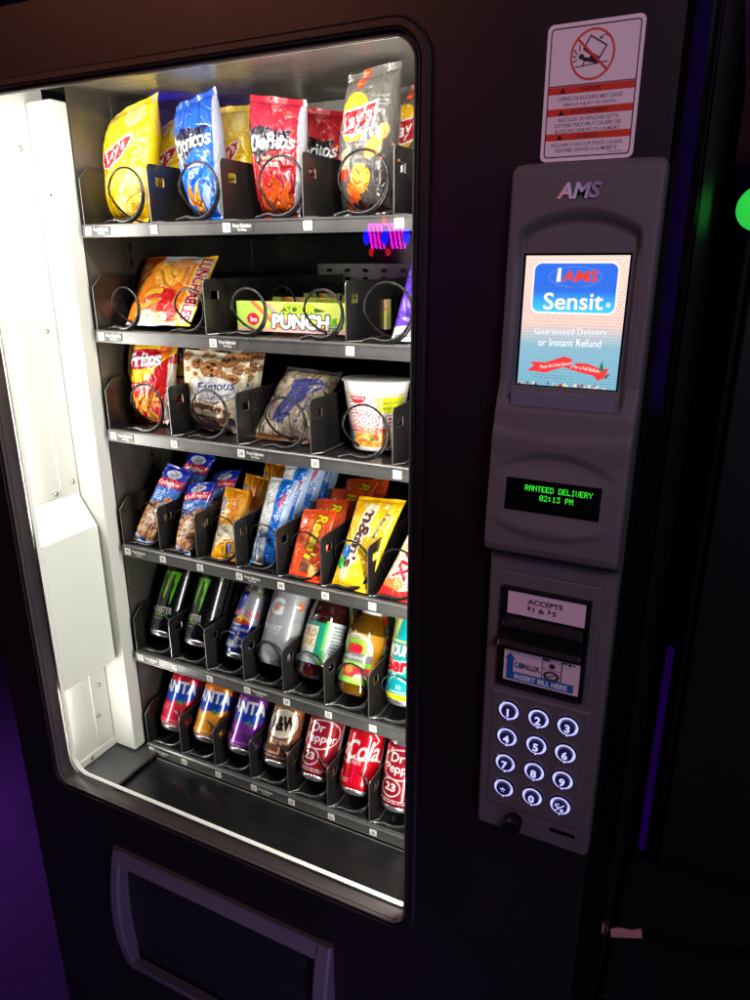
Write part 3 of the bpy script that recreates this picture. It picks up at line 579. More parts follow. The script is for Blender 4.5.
def art_root():
    c = Cv(207, 98, (184, 112, 62), 1.1); x = 104
    c.grad(0, 98, (96, 52, 34), (206, 132, 78)); c.ell(x, 64, 32, 27, (60, 34, 24), 10); c.ell(x, 64, 30, 25, (240, 228, 206), 10); c.ell(x, 64, 26, 21, (222, 200, 170), 10, .5); c.text("A&W", x, 64, 24, (40, 24, 18), 48, 10, .07, .1)
    c.rect(x-34, 4, x+36, 34, (90, 50, 34)); c.rect(x-24, 12, x+8, 30, (214, 180, 140)); c.rect(x-20, 15, x+4, 27, (120, 70, 40)); c.text("ROOT BEER", x, 33, 5, (240, 220, 190), 44, 0, .04); c.small(x-30, 5, x+30, 10, (220, 190, 160), 1, 4); c.small(150, 10, 200, 90, (240, 230, 230), 14, 6, .6); return c
def art_pepper():
    c = Cv(207, 98, (150, 22, 36), 1.1); x = 104
    c.grad(0, 98, (130, 18, 30), (176, 34, 48)); c.ell(x, 68, 39, 25, (236, 200, 200), 10); c.ell(x, 68, 36.5, 22.5, (158, 24, 38), 10); c.text("Dr", x-6, 79, 15, (250, 244, 240), 26, 4, .035, .1); c.text("Pepper", x+2, 60, 18, (250, 244, 240), 60, 4, .035, .1)
    c.ell(x-12, 30, 19, 15, (236, 210, 206)); c.ell(x-12, 30, 17, 13, (140, 20, 34)); c.text("23", x-12, 31, 12, (240, 220, 216), 20, 0, .05); c.small(x-30, 6, x+26, 12, (250, 230, 230), 2, 4); c.rect(146, 4, 186, 94, (226, 216, 214)); c.small(148, 6, 184, 92, (40, 30, 30), 16, 6, .8); c.rect(0, 0, 207, 3, (110, 14, 26)); return c
def art_cola():
    c = Cv(207, 98, (214, 14, 30), 1.1); x = 104
    c.text("Coca", x-52, 62, 28, (255, 250, 250), 62, 6, .015, .35); c.text("Cola", x+6, 64, 32, (255, 250, 250), 62, 6, .015, .35); c.line([(x-20, 52), (x+4, 47), (x+28, 54), (x+46, 50)], 2, (255, 250, 250)); c.line([(x+20, 96), (x+32, 84), (x+24, 74)], 2.4, (255, 250, 250)); c.text("ORIGINAL TASTE", x-14, 42, 5, (255, 235, 235), 44, 2, .03)
    c.small(x-30, 8, x-6, 16, (250, 200, 200), 2, 4); c.rect(150, 4, 190, 94, (226, 216, 214)); c.small(152, 6, 188, 92, (40, 30, 30), 16, 6, .8); return c
def art_sign():
    c = Cv(76, 101, (240, 232, 232), 3.0)
    K = (38, 22, 34); O = (214, 62, 36)
    c.rect(3, 3, 73, 98, K, 0, 1, 3); c.rect(4, 4, 72, 97, (236, 226, 228), 0, 1, 2.4)
    c.ell(37, 77, 17.5, 18.3, O); c.ell(37, 77, 15.8, 16.6, (236, 226, 228))
    c.poly([(34.5, 91), (48.5, 82.5), (43, 73), (29, 81)], K); c.poly([(34.9, 89.4), (46.9, 82), (42.6, 74.8), (30.8, 81.6)], (236, 226, 228))
    c.line([(24, 69), (49, 71)], .9, K); c.poly([(28, 76), (36, 74.6), (44, 71), (40, 70.4), (30, 73)], K); c.ell(28.5, 76, 2.2, 2, K); c.line([(36, 78), (41, 72)], 1.6, K); c.line([(31, 80.5), (44, 71)], 1.2, K); c.line([(32, 75), (30, 70)], 1, K); c.line([(36, 75), (40, 72)], 2.4, K)
    for a, b in (((22.5, 81), (25, 78)), ((26.5, 84), (27, 80)), ((22, 77), (24, 76)), ((22.5, 73), (25, 74))): c.line([a, b], 1, K)
    c.line([(50, 88.5), (46, 89.8), (42, 88)], .7, K); c.poly([(41, 87.4), (44, 89.6), (44, 87)], K); c.line([(24.5, 89), (49.5, 65)], 1.8, O)
    c.rect(4, 56, 72, 56.8, K)
    def band(y, t):
        c.rect(4, y, 72, y+5.4, O); c.poly([(13, y+.5), (18, y+.5), (15.5, y+4.9)], K); c.text(t, 38, y+2.7, 3.3, K, len(t)*2.35, 0, .03)
    def ln(y, t, w): c.text(t, 37.5, y, 2.9, (66, 44, 56), w, 0, .02)
    band(50.4, "WARNING"); ln(46.8, "TIPPING OR ROCKING MAY CAUSE", 52); ln(42, "SERIOUS INJURY OR DEATH", 42)
    band(34.4, "AVERTISSEMENT"); ln(31.4, "BASCULER OU PENCHER CETTE", 48); ln(27.2, "DISTRIBUTRICE PEUT CAUSER DES", 54); ln(23, "BLESSURES GRAVES OU LA MORT", 52)
    band(16, "CUIDADO"); ln(12.8, "INCLINAR O SACUDIR PUEDE CAUSAR", 58); ln(8.6, "LESIONES GRAVES O LA MUERTE", 50); c.text("CLSY10-0301-1", 62, 5.6, 1.4, (90, 60, 70), 14, 0, 0); return c
def art_screen():
    c = Cv(86, 108, (242, 214, 196), 2.6)
    c.grad(0, 50, (120, 178, 200), (150, 190, 205)); c.grad(36, 54, (150, 190, 205), (240, 210, 196)); c.grad(54, 108, (240, 210, 196), (246, 222, 206))
    for j in range(44):
        for i in range(34):
            x, y = 1.5+i*2.6+(j % 2)*1.3, 2+j*2.5; c.rect(x-.42, y-.42, x+.42, y+.42, (196, 130, 116) if y > 46 else (96, 138, 150), 0, .9)
    c.rect(7, 61, 79, 103, (248, 238, 234), 0, 1, 7); c.rect(8.4, 62.4, 77.6, 101.6, (50, 110, 226), 0, 1, 6)
    m = (c.X > 8.4) & (c.X < 77.6) & (c.Y > 62.4) & (c.Y < 80) & ~(((np.abs(c.X-43) > 28.6) & (c.Y < 68.4)) & ((np.maximum(np.abs(c.X-43)-28.6, 0)**2+np.maximum(68.4-c.Y, 0)**2) > 36))
    t = ((c.Y[m]-62.4)/17.6)[:, None]; c.A[m] = lin((70, 205, 240))*(1-t)+lin((50, 110, 226))*t
    for k in range(40):
        a = k/40*2*PI; b = (k+1)/40*2*PI; c.line([(43+22*math.cos(a), 91+8*math.sin(a)), (43+22*math.cos(b), 91+8*math.sin(b))], .4, (120, 150, 190))
    c.line([(12, 82), (74, 84)], .5, (70, 120, 160)); c.poly([(27.5, 87), (31, 87), (31, 98), (28.4, 98)], (250, 250, 248)); c.text("AMS", 47, 91.5, 8.8, (226, 66, 40), 30, 0, .05, .12); c.text("Sensit", 43, 71.5, 14, (255, 255, 255), 50, 1, .0); c.text("®", 72.5, 69, 4, (255, 255, 255), 4, 0, .01)
    c.text("Guaranteed Delivery", 43, 46, 7, (250, 250, 250), 62, 1, .0, 0, .03, (110, 150, 175)); c.text("or Instant Refund", 43, 37.5, 6.4, (250, 250, 250), 54, 1, .0, 0, .03, (100, 145, 170))
    R = (232, 60, 62); c.poly([(8, 12), (14, 17), (10, 20), (24, 20), (40, 26), (47, 24), (46, 15), (40, 17), (24, 11), (16, 12)], R); c.poly([(46, 15), (50, 21), (60, 21), (72, 17), (78, 18), (76, 10), (70, 7), (66, 11), (56, 13)], R)
    c.text("Press the Coin Return", 33, 18.3, 3, (250, 230, 220), 27, 10, .02); c.text("for a Full Refund", 60, 16.6, 3, (250, 230, 220), 22, -7, .02); c.poly([(72, 24), (75, 14), (70, 16)], (40, 120, 90)); c.poly([(76, 12), (80, 14), (76, 8)], (30, 100, 80))
    c.small(12, 6, 50, 10, (80, 110, 120), 2, 3, .4); c.blobs(1, 0, 85, 2.5, 26, 1, 2, [(226, 210, 190), (60, 90, 70), (150, 60, 50)], 6, 2.6); return c
def art_accepts():
    c = Cv(76, 24, (226, 206, 214), 2.6); c.text("ACCEPTS", 37, 16, 5, (40, 26, 38), 34, 0, .07); c.text("1 &   5", 37, 8, 5, (40, 26, 38), 23, 0, .05); c.text("$", 21.6, 9, 4.6, (40, 26, 38), 3, 0, .06); c.text("$", 41.6, 9, 4.6, (40, 26, 38), 3, 0, .06); return c
def art_insert():
    c = Cv(75, 31, (226, 208, 216), 2.6); B = (24, 104, 170)
    c.rect(3, 1.5, 70, 10, B); c.poly([(3, 3), (10, 3), (10, 22), (12.5, 22), (6.5, 29), (.8, 22), (3, 22)], B); c.text("INSERT BILL HERE", 38, 5.6, 5, (226, 236, 246), 52, 0, .05); c.text("CONLUX.", 24, 17.5, 5.5, (36, 26, 40), 26, 0, .08); c.ell(18.6, 17.5, 2, 2.6, B)
    c.rect(38, 10, 58, 30, (60, 44, 60)); c.rect(39, 10.5, 57, 30, (216, 196, 208)); c.ell(48, 24, 3, 2.6, (50, 36, 50)); c.ell(48, 14, 8, 5, (60, 44, 58)); c.ell(48, 14, 5, 3, (200, 180, 190)); c.line([(44, 12), (52, 16)], 1, (50, 40, 50)); c.line([(39, 20), (57, 20)], .6, (60, 50, 60)); c.ell(42, 30, 4, 2, (50, 36, 50)); c.blobs(58, 29, 70, 31, 5, 1, 2, [(50, 40, 50)], 3); return c
def art_number(t):
    c = Cv(12, 8, (216, 212, 204), 2.0); c.text(t, 6, 4, 4.4, (50, 48, 46), 6.4, 0, .04); return c
def art_press():
    c = Cv(32, 9, (64, 62, 60), 2.2); c.text("Press Selection", 16, 6.1, 3.4, (232, 230, 224), 28, 0, .05); c.text("For Price", 16, 2.2, 2.6, (222, 220, 214), 13, 0, .05); return c
def art_badge():
    c = Cv(38, 15, (190, 180, 180), 3); c.grad(0, 15, (150, 150, 200), (236, 200, 170)); c.rect(0, 0, 13, 15, (232, 130, 80), 0, .8); c.rect(12, 0, 26, 15, (190, 170, 220), 0, .8); c.rect(26, 0, 38, 15, (140, 120, 140), 0, .8); return c

# ================================================================== THE MACHINE
FLOOR = -0.09
vm = empty('vending_machine', (.2, 0, FLOOR), 'black glass-front snack and drink vending machine with a lit white interior and grey control panel', 'vending machine')
X0, X1, ZT = -.2895, .685, 1.738
WX0, WX1, WZ0, WZ1 = -.2125, .457, .612, 1.667
def rrect(x0, x1, z0, z1, r, n=10):
    P = []
    for cx, cz, a in ((x1-r, z1-r, 0), (x0+r, z1-r, 90), (x0+r, z0+r, 180), (x1-r, z0+r, 270)):
        for k in range(n+1): t = math.radians(a+90*k/n); P.append((cx+r*math.cos(t), cz+r*math.sin(t)))
    return P
def sheet_hole(outer, holes, y0, y1):
    loops = [outer]+holes
    t = tessellate_polygon([[Vector((a, b, 0)) for a, b in l] for l in loops])
    P = [p for l in loops for p in l]; n = len(P); V = [(a, y0, b) for a, b in P]+[(a, y1, b) for a, b in P]
    Fc = [tuple(q) for q in t]+[tuple(i+n for i in q) for q in t]; k = 0
    for l in loops:
        m = len(l); Fc += [(k+i, k+(i+1) % m, k+(i+1) % m+n, k+i+n) for i in range(m)]; k += m
    return V, Fc
def ring(x0, x1, z0, z1, r, prof, n=12):
    """profile [(outward offset, y)] swept round a rounded rectangle"""
    V = []; L = 0
    for d, y in prof:
        P = rrect(x0-d, x1+d, z0-d, z1+d, max(.002, r+d), n); L = len(P); V += [(a, y, b) for a, b in P]
    Fc = [(i*L+j, i*L+(j+1) % L, (i+1)*L+(j+1) % L, (i+1)*L+j) for i in range(len(prof)-1) for j in range(L)]
    return V, Fc
# door skin
hole = rrect(WX0+.002, WX1-.002, WZ0+.002, WZ1-.002, .036)
V, Fc = sheet_hole([(X0, FLOOR+.06), (X1-.024, FLOOR+.06), (X1-.024, ZT), (X0, ZT)], [hole, rrect(-.078, .322, .277, .523, .01)], 0, .004)
door = mesh('door', V, Fc, 'door', vm); bevel(door, .0012)
b = MB(); b.box(X1-.0235, X1, -.004, .05, FLOOR+.06, ZT); bevel(b.build('hinge_trim', 'blackgloss', door), .006, 4)
smooth_angle(mesh('window_gasket', *ring(WX0, WX1, WZ0, WZ1, .038, [(.0005, .002), (.0005, -.003), (-.002, -.0055), (-.0075, -.0055), (-.0085, -.0045), (-.0085, -.001), (-.0145, -.001), (-.0145, .003)]), 'gasket', door), 35)
smooth_angle(mesh('window_bead', *ring(WX0, WX1, WZ0, WZ1, .038, [(-.0088, -.001), (-.0088, -.0055), (-.0098, -.0066), (-.0108, -.0062), (-.0112, -.001)]), 'gasket', door), 35)
smooth_angle(mesh('window_frame', *ring(WX0, WX1, WZ0, WZ1, .038, [(-.0135, .001), (-.0135, -.0030), (-.0145, -.0042), (-.0156, -.0034), (-.0156, -.001), (-.004, .027), (-.004, .0292)]), 'frame', door), 35)
smooth_angle(mesh('window_lip', *ring(WX0, WX1, WZ0, WZ1, .038, [(-.0035, .0316), (-.0072, .0318), (-.0072, .0325), (-.0045, .041), (-.0035, .041)]), 'lip', door), 35)
# glass pane: thin clear sheet with Fresnel reflection
gm = bpy.data.materials.new('window_glass'); gm.use_nodes = True; nt = gm.node_tree; nt.nodes.clear()
o_ = nt.nodes.new('ShaderNodeOutputMaterial'); tr = nt.nodes.new('ShaderNodeBsdfTransparent'); gl = nt.nodes.new('ShaderNodeBsdfGlossy'); gl.inputs['Roughness'].default_value = .012
tr.inputs[0].default_value = (.97, .98, .97, 1); fr = nt.nodes.new('ShaderNodeFresnel'); fr.inputs[0].default_value = 1.5; mx = nt.nodes.new('ShaderNodeMixShader')
nt.links.new(fr.outputs[0], mx.inputs[0]); nt.links.new(tr.outputs[0], mx.inputs[1]); nt.links.new(gl.outputs[0], mx.inputs[2]); nt.links.new(mx.outputs[0], o_.inputs[0]); M['glass'] = gm
tc_ = nt.nodes.new('ShaderNodeTexCoord'); nn = nt.nodes.new('ShaderNodeTexNoise'); nn.inputs['Scale'].default_value = 9; nn.inputs['Detail'].default_value = 5; mr_ = nt.nodes.new('ShaderNodeMapRange'); mr_.inputs[1].default_value = .45; mr_.inputs[2].default_value = .7; mr_.inputs[3].default_value = .004; mr_.inputs[4].default_value = .022
nt.links.new(tc_.outputs['Object'], nn.inputs['Vector']); nt.links.new(nn.outputs['Fac'], mr_.inputs[0]); nt.links.new(mr_.outputs[0], gl.inputs['Roughness'])
mesh('window_pane', [(WX0+.001, .0305, WZ0+.001), (WX1-.001, .0305, WZ0+.001), (WX1-.001, .0305, WZ1-.001), (WX0+.001, .0305, WZ1-.001)], [(0, 1, 2, 3)], 'glass', door)
# cabinet shell
cab = MB(); D = .84
cab.box(X0, X0+.03, .0312, D, FLOOR+.03, ZT); cab.box(X1-.03, X1, .0512, D, FLOOR+.03, ZT)
cab.box(X0+.03, X1-.03, .0312, D, ZT-.03, ZT); cab.box(X0+.03, X1-.03, .0312, D, FLOOR+.03, FLOOR+.06); cab.box(X0+.03, X1-.03, D-.03, D, FLOOR+.06, ZT-.03)
cabinet = cab.build('cabinet', 'door', vm)
for x in (X0+.05, X1-.09):
    for y in (.08, .74): b = MB(); b.box(x, x+.04, y, y+.04, FLOOR, FLOOR+.03); b.build('levelling_foot', 'black', vm)
# interior liner
b = MB(); b.box(-.192, -.189, .188, .80, .50, 1.705); b.box(.470, .474, .06, .80, .50, 1.705); b.box(-.189, .470, .797, .80, .50, 1.705)
for y in (.27, .62):                                     # shelf uprights with slots
    b.box(-.189, -.1855, y, y+.012, .50, 1.705)
inner = b.build('interior_liner', 'inner', vm)
for y in (.276, .626):
    b = MB()
    for k in range(46): b.box(-.1853, -.1850, y-.002, y+.004, .53+k*.025, .542+k*.025)
    b.build('upright_slots', 'black', inner)
b = MB(); b.box(-.24, .474, .053, .80, 1.705, 1.708); b.box(-.188, .469, .45, .4515, 1.585, 1.704); b.build('ceiling_liner', 'inner_top', inner)
# white sleeve on the left
w = MB(); w.box(-.246, -.243, .032, .19, .575, 1.704)
wall = w.build('side_wall', 'white', vm)
w = MB(); w.box(-.2429, -.2412, .120, .157, .60, 1.703); w.box(-.2429, -.2405, .034, .158, .5765, .592); w.box(-.2429, -.2415, .034, .119, 1.092, 1.106); bevel(w.build('seam_strip', 'white', wall), .0006, 2)
for y, z in ((.138, 1.62), (.138, 1.36), (.146, 1.112), (.110, 1.1), (.138, .72), (.128, .66), (.10, .584)): 
    w = MB(); P = lathe([(.0042, 0), (.004, .0015), (.0025, .0022), (.0005, .0022)], 10)[0]; w.add([(-.2411+p[2], y+p[0], z+p[1]) for p in P], lathe([(1, 0), (1, 0), (1, 0), (1, 0)], 10)[1]); w.build('screw', 'steel', wall)
post = MB(); post.box(-.243, -.190, .158, .187, .578, 1.683); pm_ = bevel(post.build('white_post', 'white', vm), .0025, 3)
b = MB(); b.disc((-.214, 1.557), .0022, .1576, 12, 0, .001); b.build('rivet_hole', 'black', pm_)
# light cover box with a sloped top
V = []
for y, xf_ in ((.0325, -.219), (.041, -.206), (.1545, -.206)):
    V += [(-.243, y, .772), (xf_, y, .7735), (xf_, y, 1.036), (-.243, y, 1.092)]
mb = MB(); mb.add(V, [(0, 1, 2, 3), (11, 10, 9, 8)]+[(i*4+j, (i+1)*4+j, (i+1)*4+(j+1) % 4, i*4+(j+1) % 4) for i in range(2) for j in range(4)]); bevel(mb.build('light_cover_box', 'white2', vm), .0018, 3)
# bin floor
b = MB(); b.box(-.243, -.152, .032, .22, .5715, .5745); b.build('bin_side_ledge', 'binsheet', vm)
b = MB(); b.box(-.152, .470, .032, .17, .562, .5655); b.box(-.152, .470, .1705, .20, .535, .538); fl = b.build('bin_floor', 'binfloor', vm); bevel(fl, .001)
b = MB(); b.box(-.150, .468, .1685, .1705, .566, .5672); b.build('floor_edge_trim', 'edge', fl)
b = MB(); b.box(-.1545, -.1530, .045, .20, .5746, .5752); b.build('red_tape_strip', 'redtape', fl)
b = MB(); b.box(-.243, .47, .222, .225, .40, .571); b.box(-.243, .47, .03, .033, .40, .561); b.build('bin_wall', 'binfloor', vm)
# hidden LED light strips inside the door frame (left, right and top)
b = MB(); b.box(.450, .462, .040, .050, .64, 1.64); hs = b.build('light_strip', 'tube', vm)
b = MB(); b.box(-.20, .43, .040, .050, 1.683, 1.690); b.build('light_strip', 'tube', vm)

# ------------------------------------------------------------------ trays
ZF = [1.515, 1.360, 1.200, .995, .785, .583]
PX = -.177; PW = .1281; PN = .079
def divider(x, zf, parent, h=.0795, plate_=False, wide=False):
    y0, y1 = .184, .70; t = .0013
    c = .02 if plate_ else .006
    out = [(y0, zf), (y1, zf), (y1, zf+h), (y0+c, zf+h), (y0+c*.35, zf+h-c*.3) if not plate_ else (y0+c, zf+h), (y0, zf+h-c)]
    if plate_: out = [(y0-.004, zf-.01), (y1, zf-.01), (y1, zf+h+.004), (y0+.016, zf+h+.004), (y0-.004, zf+h-.014)]
    sl = [(y0+.016, zf+h-.029), (y0+.033, zf+h-.029), (y0+.033, zf+h-.017), (y0+.016, zf+h-.017)]
    sl2 = [(y0+.20, zf+h-.029), (y0+.217, zf+h-.029), (y0+.217, zf+h-.017), (y0+.20, zf+h-.017)]
    loops = [out, sl, sl2] if not plate_ else [out]
    T = tessellate_polygon([[Vector((a, b, 0)) for a, b in l] for l in loops]); P = [p for l in loops for p in l]; n = len(P)
    V = [(x-t/2, a, b) for a, b in P]+[(x+t/2, a, b) for a, b in P]; Fc = [tuple(q) for q in T]+[tuple(i+n for i in q) for q in T]; mi = [0]*len(Fc); k = 0
    for l in loops:
        m = len(l); Fc += [(k+i, k+(i+1) % m, k+(i+1) % m+n, k+i+n) for i in range(m)]; mi += [1]*m; k += m
    mb = MB(); mb.add(V, Fc, mi)
    if not plate_:      # folded foot flange of the divider, running along the tray
        mb.box(x+t/2, x+.012, y0+.012, y1, zf+.0008, zf+.0022, 0); 
        s = [(x+t/2, y0+.0), (x+.012, y0+.014)]
        mb.tube([(x+.001, y0+.001, zf+.0022), (x+.012, y0+.013, zf+.0026), (x+.012, y0+.12, zf+.0026)], .0009, 5, 1)
    return mb.build('divider', ['plate', 'edge'], parent)
def spiral(cx, zf, r, parent, pitch=.062, y0=.187, y1=.70, mat='coil', wr=.0017, a0=-115, mirror=1, tail=True, lean=.012):
    n = int((y1-y0)/pitch*26); P = []; R_ = []
    for i in range(n):
        q = i/26.0; a = math.radians(a0+360*q)
        P.append((cx+mirror*r*math.cos(a), y0+(lean*q/.8 if q < .8 else lean+(q-.8)*.15 if q < 1.2 else lean+.06+pitch*(q-1.2)), zf+.004+r+r*math.sin(a))); R_.append(wr*(1+1.3*math.exp(-((q-.12)/.2)**2)))
    if tail: P.insert(0, (cx-mirror*r*.95, y0-.001, zf+.0035)); R_.insert(0, wr*1.3)
    mb = MB(); mb.tube(P, np.array(R_), 7, 0); return mb.build('spiral', mat, parent, smooth=True)
trays = []
for i, zf in enumerate(ZF):
    tmb = MB(); tmb.box(PX+.001, .462, .186, .72, zf-.002, zf); tmb.box(PX+.001, .462, .7205, .722, zf-.002, zf+.06)
    tray = tmb.build('tray', 'tray', vm); trays.append(tray)
    rl = MB(); rl.prism([(.178, zf-.0165), (.1765, zf-.0150), (.1772, zf-.001), (.180, zf+.0015), (.186, zf+.0015), (.186, zf-.0165)], PX-.002, .463, 0, axis='x')
    rl.box(PX-.002, .463, .1755, .1768, zf-.0172, zf-.0150); rl.box(PX-.002, .463, .1760, .1772, zf-.0012, zf+.0002)
    rl.build('price_rail', 'rail', tray)
    wide = i in (0, 2); n = 5 if wide else 8
    if i == 1: xs = [.0355, .267]
    elif wide: xs = [PX+PW*(k+1) for k in range(4)]
    else: xs = [PX+PN*(k+1) for k in range(7)]
    divider(PX, zf, tray, .0795, True)
    for x in xs: divider(x, zf, tray)
    # price labels
    lab = {0: ['10', '12', '14', '16', '18'], 1: ['20', '22', '26'], 2: ['30', '32', '34', '36', '38']}.get(i) or [str((i+1)*10+k) for k in range(8)]
    for k, tnum in enumerate(lab):
        if i == 1: x = [-.166, .053, .277][k]
        else: x = -.166+(PW if wide else PN)*k
        plate('price_label', (x-.0062, .1757, zf-.0142), XH, ZH, .0124, .0118, art_number(tnum), 'sticker', tray, .0006)
        if (i == 0 and k in (0, 2)) or (i == 1 and k < 2) or (i == 2 and k in (0, 2)) or (i > 2 and k in (0, 3)):
            plate('price_label', (x+.0085, .1758, zf-.0142), XH, ZH, .034, .0118, art_press(), 'sticker', tray, .0005)
    if i in (0, 2):
        for k in range(5): spiral(PX+PW*(k+.5)-.006+([.016, .022, .030, .022, .02] if i == 0 else [.013, .011, .021, .022, .02])[k], zf, .037, tray, .064, wr=.0017)
    elif i == 1:
        for cx, rr, mi_ in ((-.128, .031, -1), (-.002, .031, -1), (.104, .032, 1), (.226, .032, 1), (.322, .037, 1), (.425, .035, 1)): spiral(cx, zf, rr, tray, .07, wr=.0018)
    else:
        for k in range(8): spiral(PX+PN*(k+.5)+.001, zf, .0350, tray, .066, mat='coil' if i == 3 else 'coil2', wr=.0015, lean=.030)
    # sloping lane plates of the can trays
    if i >= 4:
        g = MB()
        for k in range(8):
            cx = PX+PN*(k+.5); g.add([(cx-.010, .195, zf+.003), (cx+.012, .195, zf+.003), (cx+.012, .70, zf+.020), (cx-.010, .70, zf+.020), (cx-.010, .195, zf+.0008), (cx+.012, .195, zf+.0008), (cx+.012, .70, zf+.0178), (cx-.010, .70, zf+.0178)],
                                     [(0, 1, 2, 3), (4, 7, 6, 5), (0, 4, 5, 1), (1, 5, 6, 2), (2, 6, 7, 3), (3, 7, 4, 0)])
        g.build('lane_guides', 'blackgloss', tray)
# perforated motor rail at the back of the second tray
xs_, zs_ = [], []
outer = [(-.02, 1.420), (.462, 1.420), (.462, 1.458), (-.02, 1.458)]; holes = []
for k in range(12):
    for z in (1.428, 1.443): holes.append([(.0+k*.039, z), (.012+k*.039, z), (.012+k*.039, z+.006), (.0+k*.039, z+.006)])
V, Fc = sheet_hole(outer, holes, .60, .602); mesh('motor_rail', V, Fc, 'rail2', trays[1])
b = MB(); b.box(-.188, .469, .60, .602, 1.36, 1.419); b.build('back_plate', 'inner', trays[1])

# ------------------------------------------------------------------ control panel (height field)
PXC0, PXC1, PZ0, PZ1 = .5385, .662, .853, 1.5412
cp_y = [(.850, -.012), (.857, -.018), (.90, -.020), (1.10, -.020), (1.186, -.021), (1.192, -.024), (1.203, -.044), (1.21, -.0465), (1.24, -.045), (1.29, -.040), (1.335, -.033), (1.345, -.029), (1.36, -.024), (1.45, -.021), (1.534, -.018), (1.5412, -.013)]
def sstep(a, b, x): t = np.clip((x-a)/(b-a), 0, 1); return t*t*(3-2*t)
def panel_y(X, Z):
    Y = np.interp(Z, [p[0] for p in cp_y], [p[1] for p in cp_y]); xc = .6
    q = (X-xc)/.062
    # curved step line between the two blocks
    Zs = Z+.006*(1-q*q)*0
    arch = 1.506-.015*np.clip(np.abs(X-.598)/.05, 0, 1.2)**2.2
    m = sstep(0, .013, arch-Z)*sstep(-.002, .004, .0505-np.abs(X-.598))*sstep(1.336, 1.350, Z); Y = Y+.0085*m
    sc_ = 1.303-.014*((X-.598)/.05)**2; m = np.clip(1-((X-.598)/.053)**2, 0, 1)**.5*sstep(0, .010, sc_-Z)*sstep(1.270, 1.290, Z); Y = Y+.0038*m
    bl_ = 1.218+.012*((X-.598)/.05)**2; m = np.clip(1-((X-.598)/.055)**2, 0, 1)**.5*sstep(-.001, .009, Z-bl_)*(1-sstep(1.228, 1.245, Z)); Y = Y-.0032*m
    up = 1.318+.006*((X-.598)/.06)**2; Y = Y-.002*sstep(0, .008, up-Z)*sstep(1.29, 1.31, Z)
    gro = ((np.abs(np.abs(X-.599)-.0495) < .0008) & (Z > 1.035) & (Z < 1.172)) | ((np.abs(Z-1.172) < .0008) & (np.abs(X-.599) < .05)); Y = Y+.0007*gro
    kp = sstep(0, .0015, .0505-np.abs(X-.599))*sstep(.889, .8905, Z)*(1-sstep(1.0335, 1.035, Z)); Y = Y-.0016*kp
    return Y
nx_, nz_ = 150, 620
gx = np.linspace(0, 1, nx_); gz = np.linspace(PZ0, PZ1, nz_); V = []; 
rc = .008; cols_ = []
for z in gz:
    e = min(z-PZ0, PZ1-z); ins = rc-math.sqrt(max(0, rc*rc-(rc-e)**2)) if e < rc else 0
    cols_.append(ins)
ins = np.array(cols_)[:, None]; Xg = (PXC0+ins)+(PXC1-PXC0-2*ins)*gx[None, :]; Zg = np.repeat(gz[:, None], nx_, 1)
Yg = panel_y(Xg, Zg); ed = np.minimum(Xg-PXC0-ins, PXC1-ins-Xg); Yg = Yg+.004*(1-np.sqrt(1-np.clip(1-ed/.004, 0, 1)**2))
eb = np.minimum(Zg-PZ0, PZ1-Zg); Yg = Yg+.004*(1-np.sqrt(1-np.clip(1-eb/.004, 0, 1)**2))
Vt = np.stack([Xg, Yg, Zg], -1).reshape(-1, 3)
Fc = [(j*nx_+i, j*nx_+i+1, (j+1)*nx_+i+1, (j+1)*nx_+i) for j in range(nz_-1) for i in range(nx_-1)]
bd = [i for i in range(nx_)]+[j*nx_+nx_-1 for j in range(1, nz_)]+[(nz_-1)*nx_+i for i in range(nx_-2, -1, -1)]+[j*nx_ for j in range(nz_-2, 0, -1)]
k0 = len(Vt); Vb = Vt[bd].copy(); Vb[:, 1] = -.0003; Vall = np.vstack([Vt, Vb]); m = len(bd)
Fc += [(bd[i], bd[(i+1) % m], k0+(i+1) % m, k0+i) for i in range(m)][::1]
panel = smooth_angle(mesh('control_panel', Vall, Fc, 'panel', vm), 45)
def yp(x, z): return float(panel_y(np.array([x]), np.array([z]))[0])
def tilt_plate(name, x0, x1, z0, z1, off, cv, mat, thick=.001):
    ya, yb = yp((x0+x1)/2, z0), yp((x0+x1)/2, z1); az = np.array([0, yb-ya, z1-z0]); L = np.linalg.norm(az); az /= L
    n = np.cross(XH, az); return plate(name, np.array([x0, ya, z0])+n*off, XH, az, x1-x0, L, cv, mat, panel, thick)
b = MB(); ya, yb = yp(.598, 1.358), yp(.598, 1.47)
b.add([(.5525, ya-.0006, 1.3555), (.6425, ya-.0006, 1.3555), (.6425, yb-.0006, 1.4700), (.5525, yb-.0006, 1.4700)], [(0, 1, 2, 3)]); b.build('screen_bezel', 'blackgloss', panel)
tilt_plate('lit_screen', .5545, .6410, 1.3575, 1.4680, .0012, art_screen(), 'lit', .0005)
b = MB(); ya, yb = yp(.598, 1.3405), yp(.598, 1.3525); b.add([(.553, ya-.0018, 1.340), (.643, ya-.0018, 1.340), (.643, ya-.0034, 1.353), (.553, ya-.0034, 1.353), (.553, ya+.002, 1.340), (.643, ya+.002, 1.340), (.643, ya+.001, 1.353), (.553, ya+.001, 1.353)], [(0, 1, 2, 3), (0, 4, 5, 1), (1, 5, 6, 2), (2, 6, 7, 3), (3, 7, 4, 0)]); b.build('clear_strip', 'panel_gloss', panel)
b = MB(); ya, yb = yp(.598, 1.247), yp(.598, 1.275); b.add([(.5565, ya-.0007, 1.2455), (.6418, ya-.0007, 1.2455), (.6418, yb-.0007, 1.2755), (.5565, yb-.0007, 1.2755)], [(0, 1, 2, 3)]); disp = b.build('message_display', 'blackgloss', panel)
